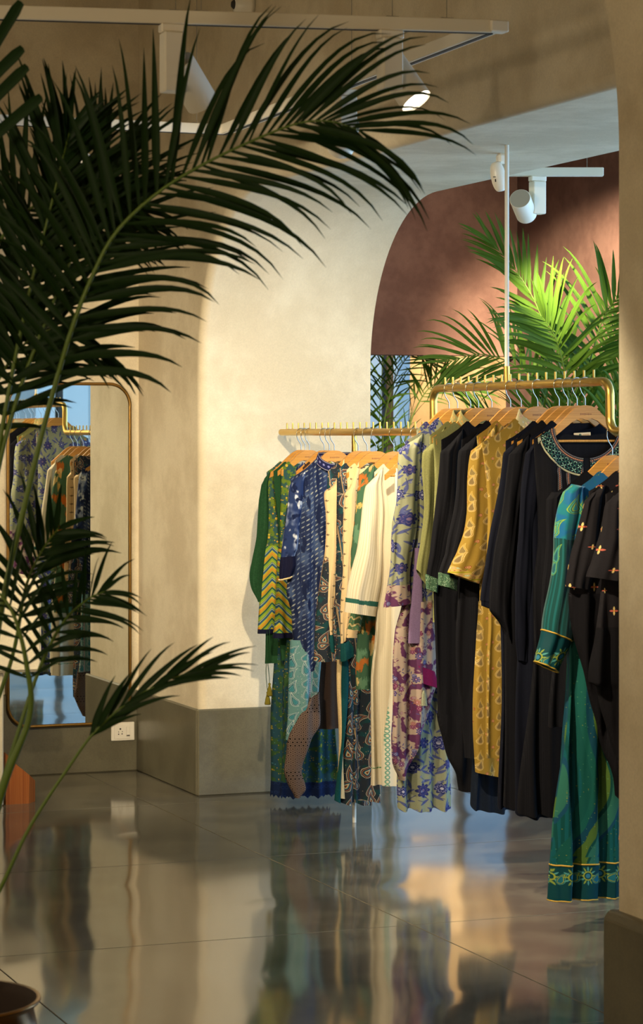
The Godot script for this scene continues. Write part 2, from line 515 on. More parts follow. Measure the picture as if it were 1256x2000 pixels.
	for k in 34: p.flower(r.randf() * 384, r.randf() * 384, r.randf_range(9, 20), 8, [hexc("363a6a"), hexc("5c2244"), hexc("8a5a4a")][k % 3], [hexc("a59ab4"), hexc("a87a88")][k % 2], r.randf())
	cloth("purple_floral", p, Vector2(.26, .26))
	p = Print.new(128, 128, hexc("3f5a44"), 29); r = p.rg
	for k in 260: p.disc(r.randf() * 128, r.randf() * 128, 2.0, [hexc("7a9a7c"), hexc("2c4434"), hexc("a8b49a")][k % 3])
	cloth("bead_green", p, Vector2(.06, .06), 0.5)
	# mustard paisley with red buds
	p = Print.new(256, 384, hexc("8a6f2e"), 30); r = p.rg
	for k in 12:
		var x := (k % 2) * 128 + (64 if (k / 2) % 2 else 0) + 34.0
		var y := (k / 2) * 64.0
		p.paisley(x, y, 30, 0.15, [hexc("c4ac74"), hexc("8a6c30"), hexc("b39b66"), hexc("7d6a44"), hexc("6f5c3a")])
		p.paisley(x + 62, y + 20, 26, -0.2, [hexc("b89c58"), hexc("8f7434"), hexc("a8925c"), hexc("75633c")])
		p.flower(x + 34, y + 44, 9, 3, hexc("7a2c26"), hexc("cdae74"), 1.0)
		p.line(Vector2(x + 34, y + 50), Vector2(x + 30, y + 64), 1.0, hexc("5f6a2c"))
	p.weave(0.06)
	cloth("mustard", p, Vector2(.17, .255))
	p = Print.new(128, 64, hexc("a88c4c"), 31); r = p.rg
	for k in 8: p.flower(k * 16 + 6, 22, 8, 5, [hexc("3f7474"), hexc("8a3a30")][k % 2], hexc("d8c08a")); p.disc(k * 16 + 14, 44, 3, hexc("7c3a34"))
	p.line(Vector2(0, 58), Vector2(128, 58), 5, hexc("8a8420"))
	cloth("mustard_border", p, Vector2(.1, .025))
	p = Print.new(128, 64, hexc("8a8458"), 32); r = p.rg
	for k in 12: p.paisley(k * 11 + 4, 32 + r.randf_range(-14, 14), 12, r.randf() * 3, [hexc("c09a4c"), hexc("5f6a5c"), hexc("b58a48")])
	cloth("gold_emb", p, Vector2(.09, .045))
	p = Print.new(128, 64, hexc("a29a78"), 33); r = p.rg
	for k in 16: p.flower(r.randf() * 128, r.randf() * 64, 7, 5, [hexc("8a2f48"), hexc("50708a"), hexc("b09050")][k % 3], hexc("d8cdb0"))
	cloth("pink_emb", p, Vector2(.09, .045))
	# embroidered yoke: green lattice and coral bead rows
	p = Print.new(128, 128, hexc("14181c"), 34)
	for k in 4:
		for j in 4:
			for q in 4: p.leaf(k * 32 + 11 * cos(q * 1.57 + .78), j * 32 + 11 * sin(q * 1.57 + .78), 16, 6, q * 1.57 + .78, hexc("2c6658") if (k + j) % 2 else hexc("8fb89a"))
			p.disc(k * 32, j * 32, 2.4, hexc("c0cda8"))
	cloth("yoke_lattice", p, Vector2(.055, .055), 0.7)
	p = Print.new(64, 128, hexc("251c20"), 35)
	for k in 8:
		p.flower(32, k * 16 + 8, 9, 4, hexc("b0553c"), hexc("d8a878"), .78)
		p.disc(8, k * 16, 3, hexc("b9a0a0")); p.disc(56, k * 16, 3, hexc("b9a0a0")); p.disc(8, k * 16 + 8, 3, hexc("8f9a90")); p.disc(56, k * 16 + 8, 3, hexc("8f9a90"))
		p.disc(20, k * 16, 2.4, hexc("4c8070")); p.disc(44, k * 16, 2.4, hexc("4c8070"))
	cloth("yoke_beads", p, Vector2(.016, .05), 0.6)
	# turquoise dress
	p = Print.new(256, 512, hexc("155a86"), 36); r = p.rg
	p.blotch(hexc("186a74"), 0.01, 0.0, 0.25, 12)
	for k in 26:
		var x := (k % 4) * 64 + (32 if (k / 4) % 2 else 0)
		var y := (k / 4) * 44
		for q in 7: p.disc(x + 10 * cos(q * .9), y + 10 * sin(q * .9), 2.3, hexc("7a8a2c"))
		p.disc(x, y, 2.6, hexc("8a942c"))
	for k in 10: p.paisley(r.randf() * 256, 350 + r.randf() * 130, 36, r.randf_range(-.4, .4), [hexc("7f9a34"), hexc("1f6a64"), hexc("58a07c"), hexc("1d5a62"), hexc("8a9a30"), hexc("2a8a84")])
	cloth("teal_dots", p, Vector2(.2, .4), 0.5, 0.4)
	p = Print.new(128, 256, hexc("0f3e3c"), 37)
	for k in 10: p.line(Vector2(k * 12.8, 0), Vector2(k * 12.8, 256), 2.2, hexc("165658"))
	for k in 3: p.paisley(p.rg.randf() * 128, 20 + p.rg.randf() * 60, 26, 0.3, [hexc("7c9434"), hexc("1f6a64"), hexc("4f9880"), hexc("1a4f58")])
	cloth("teal_rib", p, Vector2(.09, .3), 0.5, 0.4)
	p = Print.new(384, 1024, hexc("0b2e34"), 38); r = p.rg
	for x in 384:
		for y in 1024:
			var q := x + 46.0 * sin(y * 0.0061 + 0.6) + 22.0 * sin(y * 0.013)
			var b := posmod(int(q), 192)
			var c := hexc("0b2e34")
			if b < 26: c = hexc("46602a")
			elif b < 34: c = hexc("123f3a")
			elif b < 66: c = hexc("2a5f52")
			elif b < 74: c = hexc("163f56")
			elif b < 120: c = hexc("0f403e") if (x / 7) % 2 == 0 else hexc("114c52")
			elif b < 150: c = hexc("144a44")
			else: c = hexc("175048") if b < 170 else hexc("123c4c")
			p.im.set_pixel(x, y, c)
	for k in 700:
		var x := r.randi() % 384
		p.disc((x / 8) * 8, r.randf() * 1024, 1.3, hexc("4f7a58") if k % 3 else hexc("8a7a34"))
	cloth("teal_skirt", p, Vector2(.36, .96), 0.55, 0.3)
	p = Print.new(256, 128, hexc("0f3a40"), 39); r = p.rg
	for k in 4:
		for q in 12: p.leaf(k * 64 + 30 + 20 * cos(q * .524), 64 + 24 * sin(q * .524), 18, 6, q * .524, hexc("4a8a86") if q % 2 else hexc("7a8a3c"))
		p.ring(k * 64 + 30, 64, 14, 2, hexc("8a9038"))
		p.disc(k * 64 + 30, 64, 8, hexc("2f6a84"))
		p.paisley(k * 64 + 62, 70, 24, 0.4, [hexc("5c9a86"), hexc("12444c"), hexc("8a8c34"), hexc("1f6070")])
	cloth("teal_border", p, Vector2(.22, .11), 0.55, 0.3)
	p = Print.new(256, 256, hexc("1d1b1e"), 40); r = p.rg
	p.weave(0.3)
	for k in 7:
		var x := (k % 3) * 85 + (40 if (k / 3) % 2 else 0) + 20
		var y := (k / 3) * 85 + 30
		var s := 1.0 if k % 2 else 0.6
		for q in 4: p.leaf(x + 9 * s * cos(q * 1.57), y + 9 * s * sin(q * 1.57), 20 * s, 9 * s, q * 1.57, hexc("b05a4a") if q % 2 == 0 else hexc("c8b070"))
		p.disc(x, y, 3.4 * s, hexc("d08a30"))
	cloth("black_flower", p, Vector2(.18, .18))

const RAIL_X := 3.62
const WALL_X := 3.286
const WALL_BACK := 4.05
const JAMB_Z := -9.88
const BACK_Z := -10.745
const SOFFIT := 2.47
const NEAR := 0.05

func _ready() -> void:
	# ---- camera: long lens looking along the wall, horizon kept level by a shifted frame
	var cam := Camera3D.new()
	cam.name = "camera"
	cam.projection = Camera3D.PROJECTION_FRUSTUM
	cam.near = NEAR
	cam.far = 60.0
	cam.size = NEAR * 2000.0 / 4900.0
	cam.frustum_offset = Vector2(0.0, -NEAR * 152.0 / 4900.0)
	cam.position = Vector3(0, 1.5, 0)
	cam.rotation.y = -atan(1898.0 / 4900.0)
	var lens := CameraAttributesPhysical.new()
	lens.frustum_focal_length = 85.0
	lens.frustum_focus_distance = 9.0
	lens.frustum_near = NEAR
	lens.exposure_aperture = 10.0
	cam.attributes = lens
	add_child(cam)
	# ---- sky and exposure
	var env := Environment.new()
	env.background_mode = Environment.BG_SKY
	var sky := Sky.new()
	var sm := ProceduralSkyMaterial.new()
	sm.sky_top_color = hexc("4f8fd0")
	sm.sky_horizon_color = hexc("9cc8ea")
	sm.ground_bottom_color = hexc("8fa4b4")
	sm.ground_horizon_color = hexc("a9c4d8")
	sm.sky_energy_multiplier = 1.0
	sky.sky_material = sm
	env.sky = sky
	env.background_energy_multiplier = 1.0
	env.tonemap_mode = Environment.TONE_MAPPER_LINEAR
	env.tonemap_exposure = 0.94
	env.sdfgi_enabled = true
	env.ssao_enabled = true
	env.ssil_enabled = true
	var we := WorldEnvironment.new()
	we.environment = env
	add_child(we)
	# ---- added blue fill light, just inside the unseen window made for it
	var day := AreaLight3D.new()
	day.name = "added_daylight"
	day.area_size = Vector2(8.2, 2.6)
	day.position = Vector3(6.12, 1.5, -6.4)
	day.rotation.y = PI / 2
	day.light_color = Color(0.70, 0.86, 1.0)
	day.light_energy = 27.0
	day.area_range = 20.0
	day.shadow_enabled = true
	add_child(day)

	make_materials()
	build_shell()
	build_floor()
	build_skirting()
	build_mirror()
	build_socket()
	build_counter()
	build_rail()
	build_garments()
	build_tracks()
	build_sensor_and_camera()
	build_palms()

func slab(called: String, lo: Vector3, hi: Vector3, m: Material, b := 0.0) -> MeshInstance3D:
	var g := Geo.new()
	g.box((lo + hi) / 2.0, hi - lo, b)
	return struct(called, g, m)

# ---------------------------------------------------------------- room
func arch_outline() -> Array:
	var out := []   # [z, y, outward normal z, y]
	var r := 0.7
	var z1 := -5.2
	out.append([JAMB_Z, 0.0, -1.0, 0.0])
	for k in 6: out.append([JAMB_Z, 0.3 + 0.28 * k, -1.0, 0.0])
	for k in 25:
		var a := PI - PI / 2.0 * k / 24.0
		out.append([JAMB_Z + r + r * cos(a), SOFFIT - r + r * sin(a), cos(a), sin(a)])
	for k in 9: out.append([lerpf(JAMB_Z + r, z1 - r, (k + 1) / 10.0), SOFFIT, 0.0, 1.0])
	for k in 25:
		var a := PI / 2.0 - PI / 2.0 * k / 24.0
		out.append([z1 - r + r * cos(a), SOFFIT - r + r * sin(a), cos(a), sin(a)])
	out.append([z1, 0.0, 1.0, 0.0])
	return out

func build_shell() -> void:
	var o := arch_outline()
	var g := Geo.new()
	var b := 0.035
	var rows := []
	var uvs := []
	for k in 9:
		var a := PI / 2.0 * k / 8.0
		var row := PackedVector3Array()
		var ur := PackedVector2Array()
		for p in o:
			var off := b * (1.0 - sin(a))
			row.append(Vector3(WALL_X + b * (1.0 - cos(a)), p[1] + p[3] * off, p[0] + p[2] * off))
			ur.append(Vector2(p[0], p[1]))
		rows.append(row); uvs.append(ur)
	for k in 8:
		var row := PackedVector3Array()
		var ur := PackedVector2Array()
		for p in o:
			row.append(Vector3(lerpf(WALL_X + b, WALL_BACK, (k + 1) / 8.0), p[1], p[0]))
			ur.append(Vector2(p[0], p[1]))
		rows.append(row); uvs.append(ur)
	g.grid(rows, uvs)
	for side in 2:
		var poly := PackedVector2Array([Vector2(BACK_Z, 0), Vector2(BACK_Z, 3.6), Vector2(3.0, 3.6), Vector2(3.0, 0)])
		for k in range(o.size() - 1, -1, -1):
			var off := b if side == 0 else 0.0
			poly.append(Vector2(o[k][0] + o[k][2] * off, o[k][1] + o[k][3] * off))
		var f := Geometry2D.triangulate_polygon(poly)
		var x := WALL_X if side == 0 else WALL_BACK
		for k in range(0, f.size(), 3):
			g.tri(Vector3(x, poly[f[k]].y, poly[f[k]].x), Vector3(x, poly[f[k + 1]].y, poly[f[k + 1]].x), Vector3(x, poly[f[k + 2]].y, poly[f[k + 2]].x))
	struct("wall_right", g, M.plaster)
	# near pillar whose far end springs into an arch overhead
	var pl := PackedVector2Array([Vector2(3.0, 0.0), Vector2(3.0, 3.6)])
	for k in 33:
		var y := 3.57 - (3.57 - 2.17) * k / 32.0
		pl.append(Vector2(-5.34 - 2.0 * (1.0 - sqrt(maxf(0.0, 1.0 - pow((y - 2.17) / 1.4, 2.0)))), y))
	pl.append(Vector2(-5.34, 0.0))
	var gp := Geo.new()
	gp.prism(pl, 2.832, 3.25, Transform3D(Basis(Vector3(0, 0, 1), Vector3(0, 1, 0), Vector3(1, 0, 0)), Vector3.ZERO))
	struct("wall_near", gp, M.plaster)
	slab("wall_back", Vector3(-3.2, 0, BACK_Z - 0.2), Vector3(WALL_X, 3.6, BACK_Z), M.plaster)
	slab("wall_left", Vector3(-3.2, 0, BACK_Z), Vector3(-3.0, 3.6, 3.0), M.plaster)
	slab("wall_front", Vector3(-3.2, 0, 3.0), Vector3(6.4, 3.6, 3.2), M.plaster)
	slab("ceiling", Vector3(-3.2, 3.6, BACK_Z - 0.2), Vector3(WALL_BACK, 3.8, 3.2), M.ceiling)
	# inner room beyond the arch
	slab("wall_inner_back", Vector3(WALL_BACK, 1.944, -13.07), Vector3(6.2, 3.3, -12.92), M.cocoa)
	slab("wall_inner_right", Vector3(6.2, 0, -13.07), Vector3(6.4, 3.3, -10.7), M.cocoa)
	slab("wall_inner_header", Vector3(6.2, 2.9, -10.7), Vector3(6.4, 3.3, -1.0), M.cocoa)
	slab("wall_inner_plinth", Vector3(6.2, 0, -10.7), Vector3(6.4, 0.12, -1.0), M.cocoa)
	slab("wall_inner_corner", Vector3(6.2, 0.12, -2.1), Vector3(6.4, 2.9, -1.0), M.cocoa)
	make_window("added_window_3", Vector3(0.0, 0.12, 0.0), Vector3(8.6, 2.9, 0.0), 6, Transform3D(Basis(Vector3.UP, PI / 2), Vector3(6.3, 0, -2.1)))  # unseen glazing added to bring soft blue daylight to soffit and floor
	slab("wall_inner_left", Vector3(3.9, 0, -14.5), Vector3(WALL_BACK, 3.3, BACK_Z), M.cocoa)
	slab("ceiling_inner", Vector3(3.9, 3.3, -14.5), Vector3(7.7, 3.5, -1.0), M.ceiling)
	slab("wall_inner_front", Vector3(WALL_BACK, 2.9, -1.2), Vector3(6.2, 3.3, -1.0), M.cocoa)
	slab("wall_inner_sill", Vector3(WALL_BACK, 0, -1.2), Vector3(6.2, 0.12, -1.0), M.cocoa)
	slab("wall_inner_pier", Vector3(WALL_BACK, 0.12, -1.2), Vector3(4.2, 2.9, -1.0), M.cocoa)
	make_window("window_1", Vector3(4.2, 0.12, -1.1), Vector3(6.2, 2.9, -1.1), 3)
	# lobby seen under the cocoa header
	slab("wall_lobby_head", Vector3(WALL_BACK, 2.6, -14.5), Vector3(7.5, 3.3, -14.3), M.sand)
	slab("wall_lobby_right", Vector3(7.5, 0, -14.3), Vector3(7.7, 3.3, -12.92), M.sand)
	slab("wall_lobby_front", Vector3(6.4, 0, -13.07), Vector3(7.5, 3.3, -12.92), M.sand)
	make_window("window_2", Vector3(WALL_BACK, 0.0, -14.4), Vector3(7.5, 2.6, -14.4), 7)  # glazing carried down below the blind so the floor reflects blue
	var t := thing("added_blind", "added sand coloured fabric blind, cut short to let blue daylight onto the floor", "blind", Vector3(6.115, 0, -14.27))  # blind added and stopped short so window blue shows on the floor
	var g2 := Geo.new()
	var bl := []
	var bu := []
	for r in 13:
		var row := PackedVector3Array()
		var ur := PackedVector2Array()
		for c in 61:
			row.append(Vector3(1.37 * c / 60.0, lerpf(2.75, 1.2, r / 12.0), 0.012 * sin(c * 0.9 + 0.3 * sin(r * 0.5))))
			ur.append(Vector2(c / 60.0, r / 12.0))
		bl.append(row); bu.append(ur)
	g2.grid(bl, bu)
	part("fabric", g2, M.sand, t)
	g2 = Geo.new()
	g2.tube([Vector3(-0.01, 2.76, 0), Vector3(1.38, 2.76, 0)], [0.02], 12)
	part("head_rail", g2, M.white_metal, t)

func make_window(called: String, lo: Vector3, hi: Vector3, n: int, tr := Transform3D.IDENTITY) -> void:
	var f := Geo.new()
	var t := 0.05
	f.box(Vector3((lo.x + hi.x) / 2, lo.y + t / 2, lo.z), Vector3(hi.x - lo.x, t, 0.08), 0.004)
	f.box(Vector3((lo.x + hi.x) / 2, hi.y - t / 2, lo.z), Vector3(hi.x - lo.x, t, 0.08), 0.004)
	for k in n + 1:
		var x := lerpf(lo.x + t / 2, hi.x - t / 2, float(k) / n)
		f.box(Vector3(x, (lo.y + hi.y) / 2, lo.z), Vector3(t, hi.y - lo.y, 0.08), 0.004)
	var o := struct(called, f, M.frame_dark)
	o.transform = tr
	for k in n:
		var p := Geo.new()
		p.box(Vector3(lerpf(lo.x, hi.x, (k + 0.5) / n), (lo.y + hi.y) / 2, lo.z), Vector3((hi.x - lo.x) / n - 0.05, hi.y - lo.y - 0.1, 0.006))
		part("pane", p, M.glass, o)

func build_floor() -> void:
	var base := Geo.new()
	base.box(Vector3(2.2, -0.06, -5.7), Vector3(11.0, 0.1, 18.0))
	var fl := struct("floor", base, M.joint)
	var s := 1.33
	for i in 9:
		for j in 14:
			var x0 := 3.03 + (i - 5) * s
			var z0 := -8.38 + (j - 5) * s
			var lo := Vector3(maxf(x0, -3.1), 0, maxf(z0, -14.5))
			var hi := Vector3(minf(x0 + s, 7.7), 0, minf(z0 + s, 3.1))
			if hi.x - lo.x < 0.05 or hi.z - lo.z < 0.05: continue
			var g := Geo.new()
			g.box(Vector3((lo.x + hi.x) / 2, -0.006, (lo.z + hi.z) / 2), Vector3(hi.x - lo.x - 0.003, 0.012, hi.z - lo.z - 0.003), 0.0012)
			part("tile", g, M.tile, fl)

func build_skirting() -> void:
	var h := 0.36
	var g := Geo.new()
	g.box(Vector3(0.14, h / 2, BACK_Z + 0.008), Vector3(6.28, h, 0.016), 0.005)
	struct("baseboard_back", g, M.skirting)
	g = Geo.new()
	g.box(Vector3(WALL_X - 0.008, h / 2, (BACK_Z + JAMB_Z) / 2 + 0.012), Vector3(0.016, h, JAMB_Z - BACK_Z - 0.02), 0.006)
	struct("baseboard_right", g, M.skirting)
	g = Geo.new()
	g.box(Vector3((WALL_X + WALL_BACK) / 2 - 0.006, h / 2, JAMB_Z + 0.008), Vector3(WALL_BACK - WALL_X + 0.016, h, 0.016), 0.006)
	struct("baseboard_jamb", g, M.skirting)
	g = Geo.new()
	var pr := PackedVector2Array()
	for k in 9: pr.append(Vector2(-0.028 * sin(PI / 2 * k / 8.0), h + 0.0 - 0.03 * (1.0 - cos(PI / 2 * k / 8.0))))
	pr.append(Vector2(-0.028, 0)); pr.append(Vector2(0, 0))
	g.prism(pr, -5.365, 3.0, Transform3D(Basis(Vector3(1, 0, 0), Vector3(0, 1, 0), Vector3(0, 0, 1)), Vector3(2.832, 0, 0)))
	g.box(Vector3(3.03, h / 2, -5.352), Vector3(0.42, h, 0.026), 0.01)
	struct("baseboard_near", g, M.skirting)

func rounded(w: float, h: float, r: float, n := 10) -> PackedVector2Array:
	var out := PackedVector2Array()
	for c in [[1, 1, 0.0], [-1, 1, 0.5], [-1, -1, 1.0], [1, -1, 1.5]]:
		for k in n + 1:
			var a: float = PI * c[2] + PI / 2 * k / n
			out.append(Vector2(c[0] * (w / 2 - r) + r * cos(a), c[1] * (h / 2 - r) + r * sin(a)))
	return out

func build_mirror() -> void:
	var t := thing("wall_mirror", "tall round-cornered mirror with thin brass frame on the plaster wall", "mirror", Vector3(2.96, 0.97, BACK_Z + 0.022))
	var o := rounded(0.555, 1.505, 0.095)
	var g := Geo.new()
	g.prism(o, -0.004, 0.004, Transform3D.IDENTITY)
	part("glass", g, M.mirror, t)
	var path := []
	for p in o: path.append(Vector3(p.x, p.y, 0.004))
	path.append(path[0])
	g = Geo.new()
	g.tube(path, [0.0075], 10, false)
	part("frame", g, M.brass_dark, t)
	g = Geo.new()
	g.prism(o, -0.02, -0.004, Transform3D.IDENTITY)
	part("backing", g, M.frame_dark, t)

func build_socket() -> void:
	var t := thing("wall_socket", "white square power socket with rocker switch on the grey skirting", "socket", Vector3(3.206, 0.178, BACK_Z + 0.017))
	var g := Geo.new()
	g.box(Vector3(0, 0, 0.004), Vector3(0.108, 0.082, 0.008), 0.003)
	part("plate", g, M.white_plastic, t)
	g = Geo.new()
	g.box(Vector3(-0.004, 0, 0.0085), Vector3(0.074, 0.064, 0.003), 0.001)
	part("module", g, M.white_plastic, t)
	g = Geo.new()
	g.box(Vector3(0.022, 0.0, 0.0115), Vector3(0.017, 0.042, 0.005), 0.0015)
	part("switch", g, M.white_plastic, t)
	g = Geo.new()
	g.box(Vector3(0.022, -0.017, 0.0142), Vector3(0.014, 0.0035, 0.001))
	part("indicator", g, M.slot, t)
	for h in [[-0.013, 0.012, 0.0042], [-0.021, -0.001, 0.0022], [-0.004, 0.0, 0.0022], [-0.021, -0.011, 0.003], [-0.005, -0.01, 0.003]]:
		g = Geo.new()
		g.tube([Vector3(h[0], h[1], 0.0095), Vector3(h[0], h[1], 0.0105)], [h[2]], 10)
		part("pin_hole", g, M.slot, t)

func build_counter() -> void:
	var t := thing("display_counter", "cream plaster counter with overhanging top beside the mirror", "counter", Vector3(2.0, 0, -9.95))
	var g := Geo.new()
	g.box(Vector3(0.0, 0.73, -0.12), Vector3(1.215, 0.381, 0.42), 0.012)
	part("top", g, M.counter, t)
	g = Geo.new()
	g.box(Vector3(0.0, 0.27, -0.1), Vector3(0.92, 0.54, 0.3), 0.006)
	part("plinth", g, M.counter, t)
	var w := thing("wooden_block", "faceted orange-brown wooden block on the floor under the counter edge", "block", Vector3(2.545, 0, -9.93))
	g = Geo.new()
	g.prism(PackedVector2Array([Vector2(-0.068, 0), Vector2(0.028, 0), Vector2(0.03, 0.115), Vector2(-0.03, 0.165), Vector2(-0.07, 0.21)]), -0.1, 0.0, Transform3D.IDENTITY)
	g.quad(Vector3(0.028, 0, 0), Vector3(0.066, 0, -0.05), Vector3(0.066, 0.085, -0.05), Vector3(0.03, 0.115, 0))
	g.quad(Vector3(0.066, 0, -0.05), Vector3(0.06, 0, -0.1), Vector3(0.06, 0.09, -0.1), Vector3(0.066, 0.085, -0.05))
	g.quad(Vector3(0.03, 0.115, 0), Vector3(0.066, 0.085, -0.05), Vector3(0.06, 0.09, -0.1), Vector3(0.03, 0.115, -0.1))
	part("block", g, M.foot_wood, w)

# ---------------------------------------------------------------- brass rail with pegs
func build_rail() -> void:
	var t := thing("garment_rail", "brushed brass stepped garment rail with upright pegs inside the arch", "clothes rail", Vector3(RAIL_X, 0, 0))
	var lo := 1.508
	var hi := 1.663
	var pts := [Vector3(0, lo, -9.806), Vector3(0, lo, -8.30)]
	var corner := func(c: Vector3, a: Vector3, b: Vector3, r: float) -> void:
		for k in 9:
			var an := PI / 2 * k / 8.0
			pts.append(c - a * r + a * r * sin(an) + b * r * (1.0 - cos(an)))
	var zb := -8.235
	var za := -6.885
	var fw := Vector3(0, 0, 1)
	var up := Vector3(0, 1, 0)
	corner.call(Vector3(0, lo, zb), fw, up, 0.045)
	corner.call(Vector3(0, hi, zb), up, fw, 0.045)
	pts.append(Vector3(0, hi, -7.5))
	corner.call(Vector3(0, hi, za), fw, -up, 0.045)
	corner.call(Vector3(0, lo, za), -up, fw, 0.045)
	pts.append(Vector3(0, lo, -5.3))
	var g := Geo.new()
	g.tube(pts, [0.014], 16)
	part("rail", g, M.brass, t)
	var z := -9.74
	var peg := Geo.new()
	peg.tube([Vector3(0, 0.010, 0), Vector3(0, 0.0375, 0), Vector3(0, 0.0385, 0)], [0.0036, 0.0036, 0.002], 8)
	var pm := peg.mesh()
	while z < -5.4:
		if absf(z - zb) > 0.05 and absf(z - za) > 0.05 and absf(z + 7.624) > 0.02:
			var o := part("peg", pm, M.brass, t)
			o.position = Vector3(0, hi if z > zb and z < za else lo, z)
		z += 0.067
	g = Geo.new()
	g.tube([Vector3(0, lo - 0.01, -8.995), Vector3(0, lo - 0.075, -8.995)], [0.0105], 12)
	part("socket", g, M.brass, t)
	g = Geo.new()
	g.tube([Vector3(0, lo - 0.07, -8.995), Vector3(0, 0.0, -8.995)], [0.0075], 12)
	part("floor_post", g, M.white_metal, t)
	g = Geo.new()
	g.tube([Vector3(0, hi + 0.01, -7.624), Vector3(0, hi + 0.065, -7.624)], [0.0105], 12)
	part("socket", g, M.brass, t)
	g = Geo.new()
	g.tube([Vector3(0, hi + 0.06, -7.624), Vector3(0, SOFFIT, -7.624)], [0.0075], 12)
	part("ceiling_post", g, M.white_metal, t)

# ---------------------------------------------------------------- hangers and garments (local frame: rail at the origin)
const TOP := [[0.0, 0.0], [0.02, 0.002], [0.04, 0.012], [0.06, 0.03], [0.085, 0.053], [0.12, 0.083], [0.16, 0.108], [0.2, 0.127], [0.3, 0.165]]

func arm_drop(x: float) -> float:
	x = absf(x)
	for k in TOP.size() - 1:
		if x <= TOP[k + 1][0]:
			return lerpf(TOP[k][1], TOP[k + 1][1], (x - TOP[k][0]) / (TOP[k + 1][0] - TOP[k][0]))
	return 0.165

func make_hanger(label: String, at: Vector3, turn: float, reach: float) -> Node3D:
	var t := thing("wooden_hanger", label, "hanger", at, "wooden hangers on the brass rail")
	t.rotation.y = turn
	var poly := PackedVector2Array()
	var n := 16
	for k in range(-n, n + 1):
		var x := reach * k / n
		poly.append(Vector2(x, -0.072 - arm_drop(x)))
	for k in range(n, -n - 1, -1):
		var x := reach * k / n
		var th := lerpf(0.046, 0.02, pow(absf(x) / reach, 0.7))
		poly.append(Vector2(x, -0.072 - arm_drop(x) - th))
	var g := Geo.new()
	g.prism(poly, -0.0048, 0.0048, Transform3D.IDENTITY)
	for k in range(0, g.v.size()):
		g.uv[k] = Vector2(g.v[k].x, g.v[k].y)
	part("shoulder_bar", g, M.hanger_wood, t)
	g = Geo.new()
	g.tube([Vector3(-reach * 0.86, -0.072 - arm_drop(reach * 0.86) - 0.018, 0), Vector3(reach * 0.86, -0.072 - arm_drop(reach * 0.86) - 0.018, 0)], [0.0042], 8)
	part("trouser_bar", g, M.hanger_wood, t)
	var hook := [Vector3(0, -0.076, 0), Vector3(0, -0.052, 0), Vector3(-0.004, -0.044, 0), Vector3(-0.014, -0.03, 0), Vector3(-0.0185, -0.016, 0)]
	for k in 11:
		var a := PI * 1.06 - PI * 1.12 * k / 10.0
		hook.append(Vector3(0.0185 * cos(a), -0.0025 + 0.0185 * sin(a), 0))
	g = Geo.new()
	g.tube(hook, [0.0017], 7)
	part("hook", g, M.chrome, t)
	g = Geo.new()
	for k in 9: g.box(Vector3(-0.018 + k * 0.0045, -0.1, 0.0049), Vector3(0.0026, 0.004 if k % 3 else 0.0055, 0.0003))
	part("stamped_mark", g, M.hanger_mark, t)
	return t

func sample(rows: Array, f: float) -> Array:
	var n := rows.size() - 1
	var k := clampi(int(f * n), 0, n - 1)
	var w := f * n - k
	var out := []
	for j in 4:
		var a: float = rows[k][j]
		var b: float = rows[k + 1][j]
		out.append(cubic_interpolate(a, b, rows[maxi(k - 1, 0)][j], rows[mini(k + 2, n)][j], w) if j % 2 else lerpf(a, b, w))
	return out

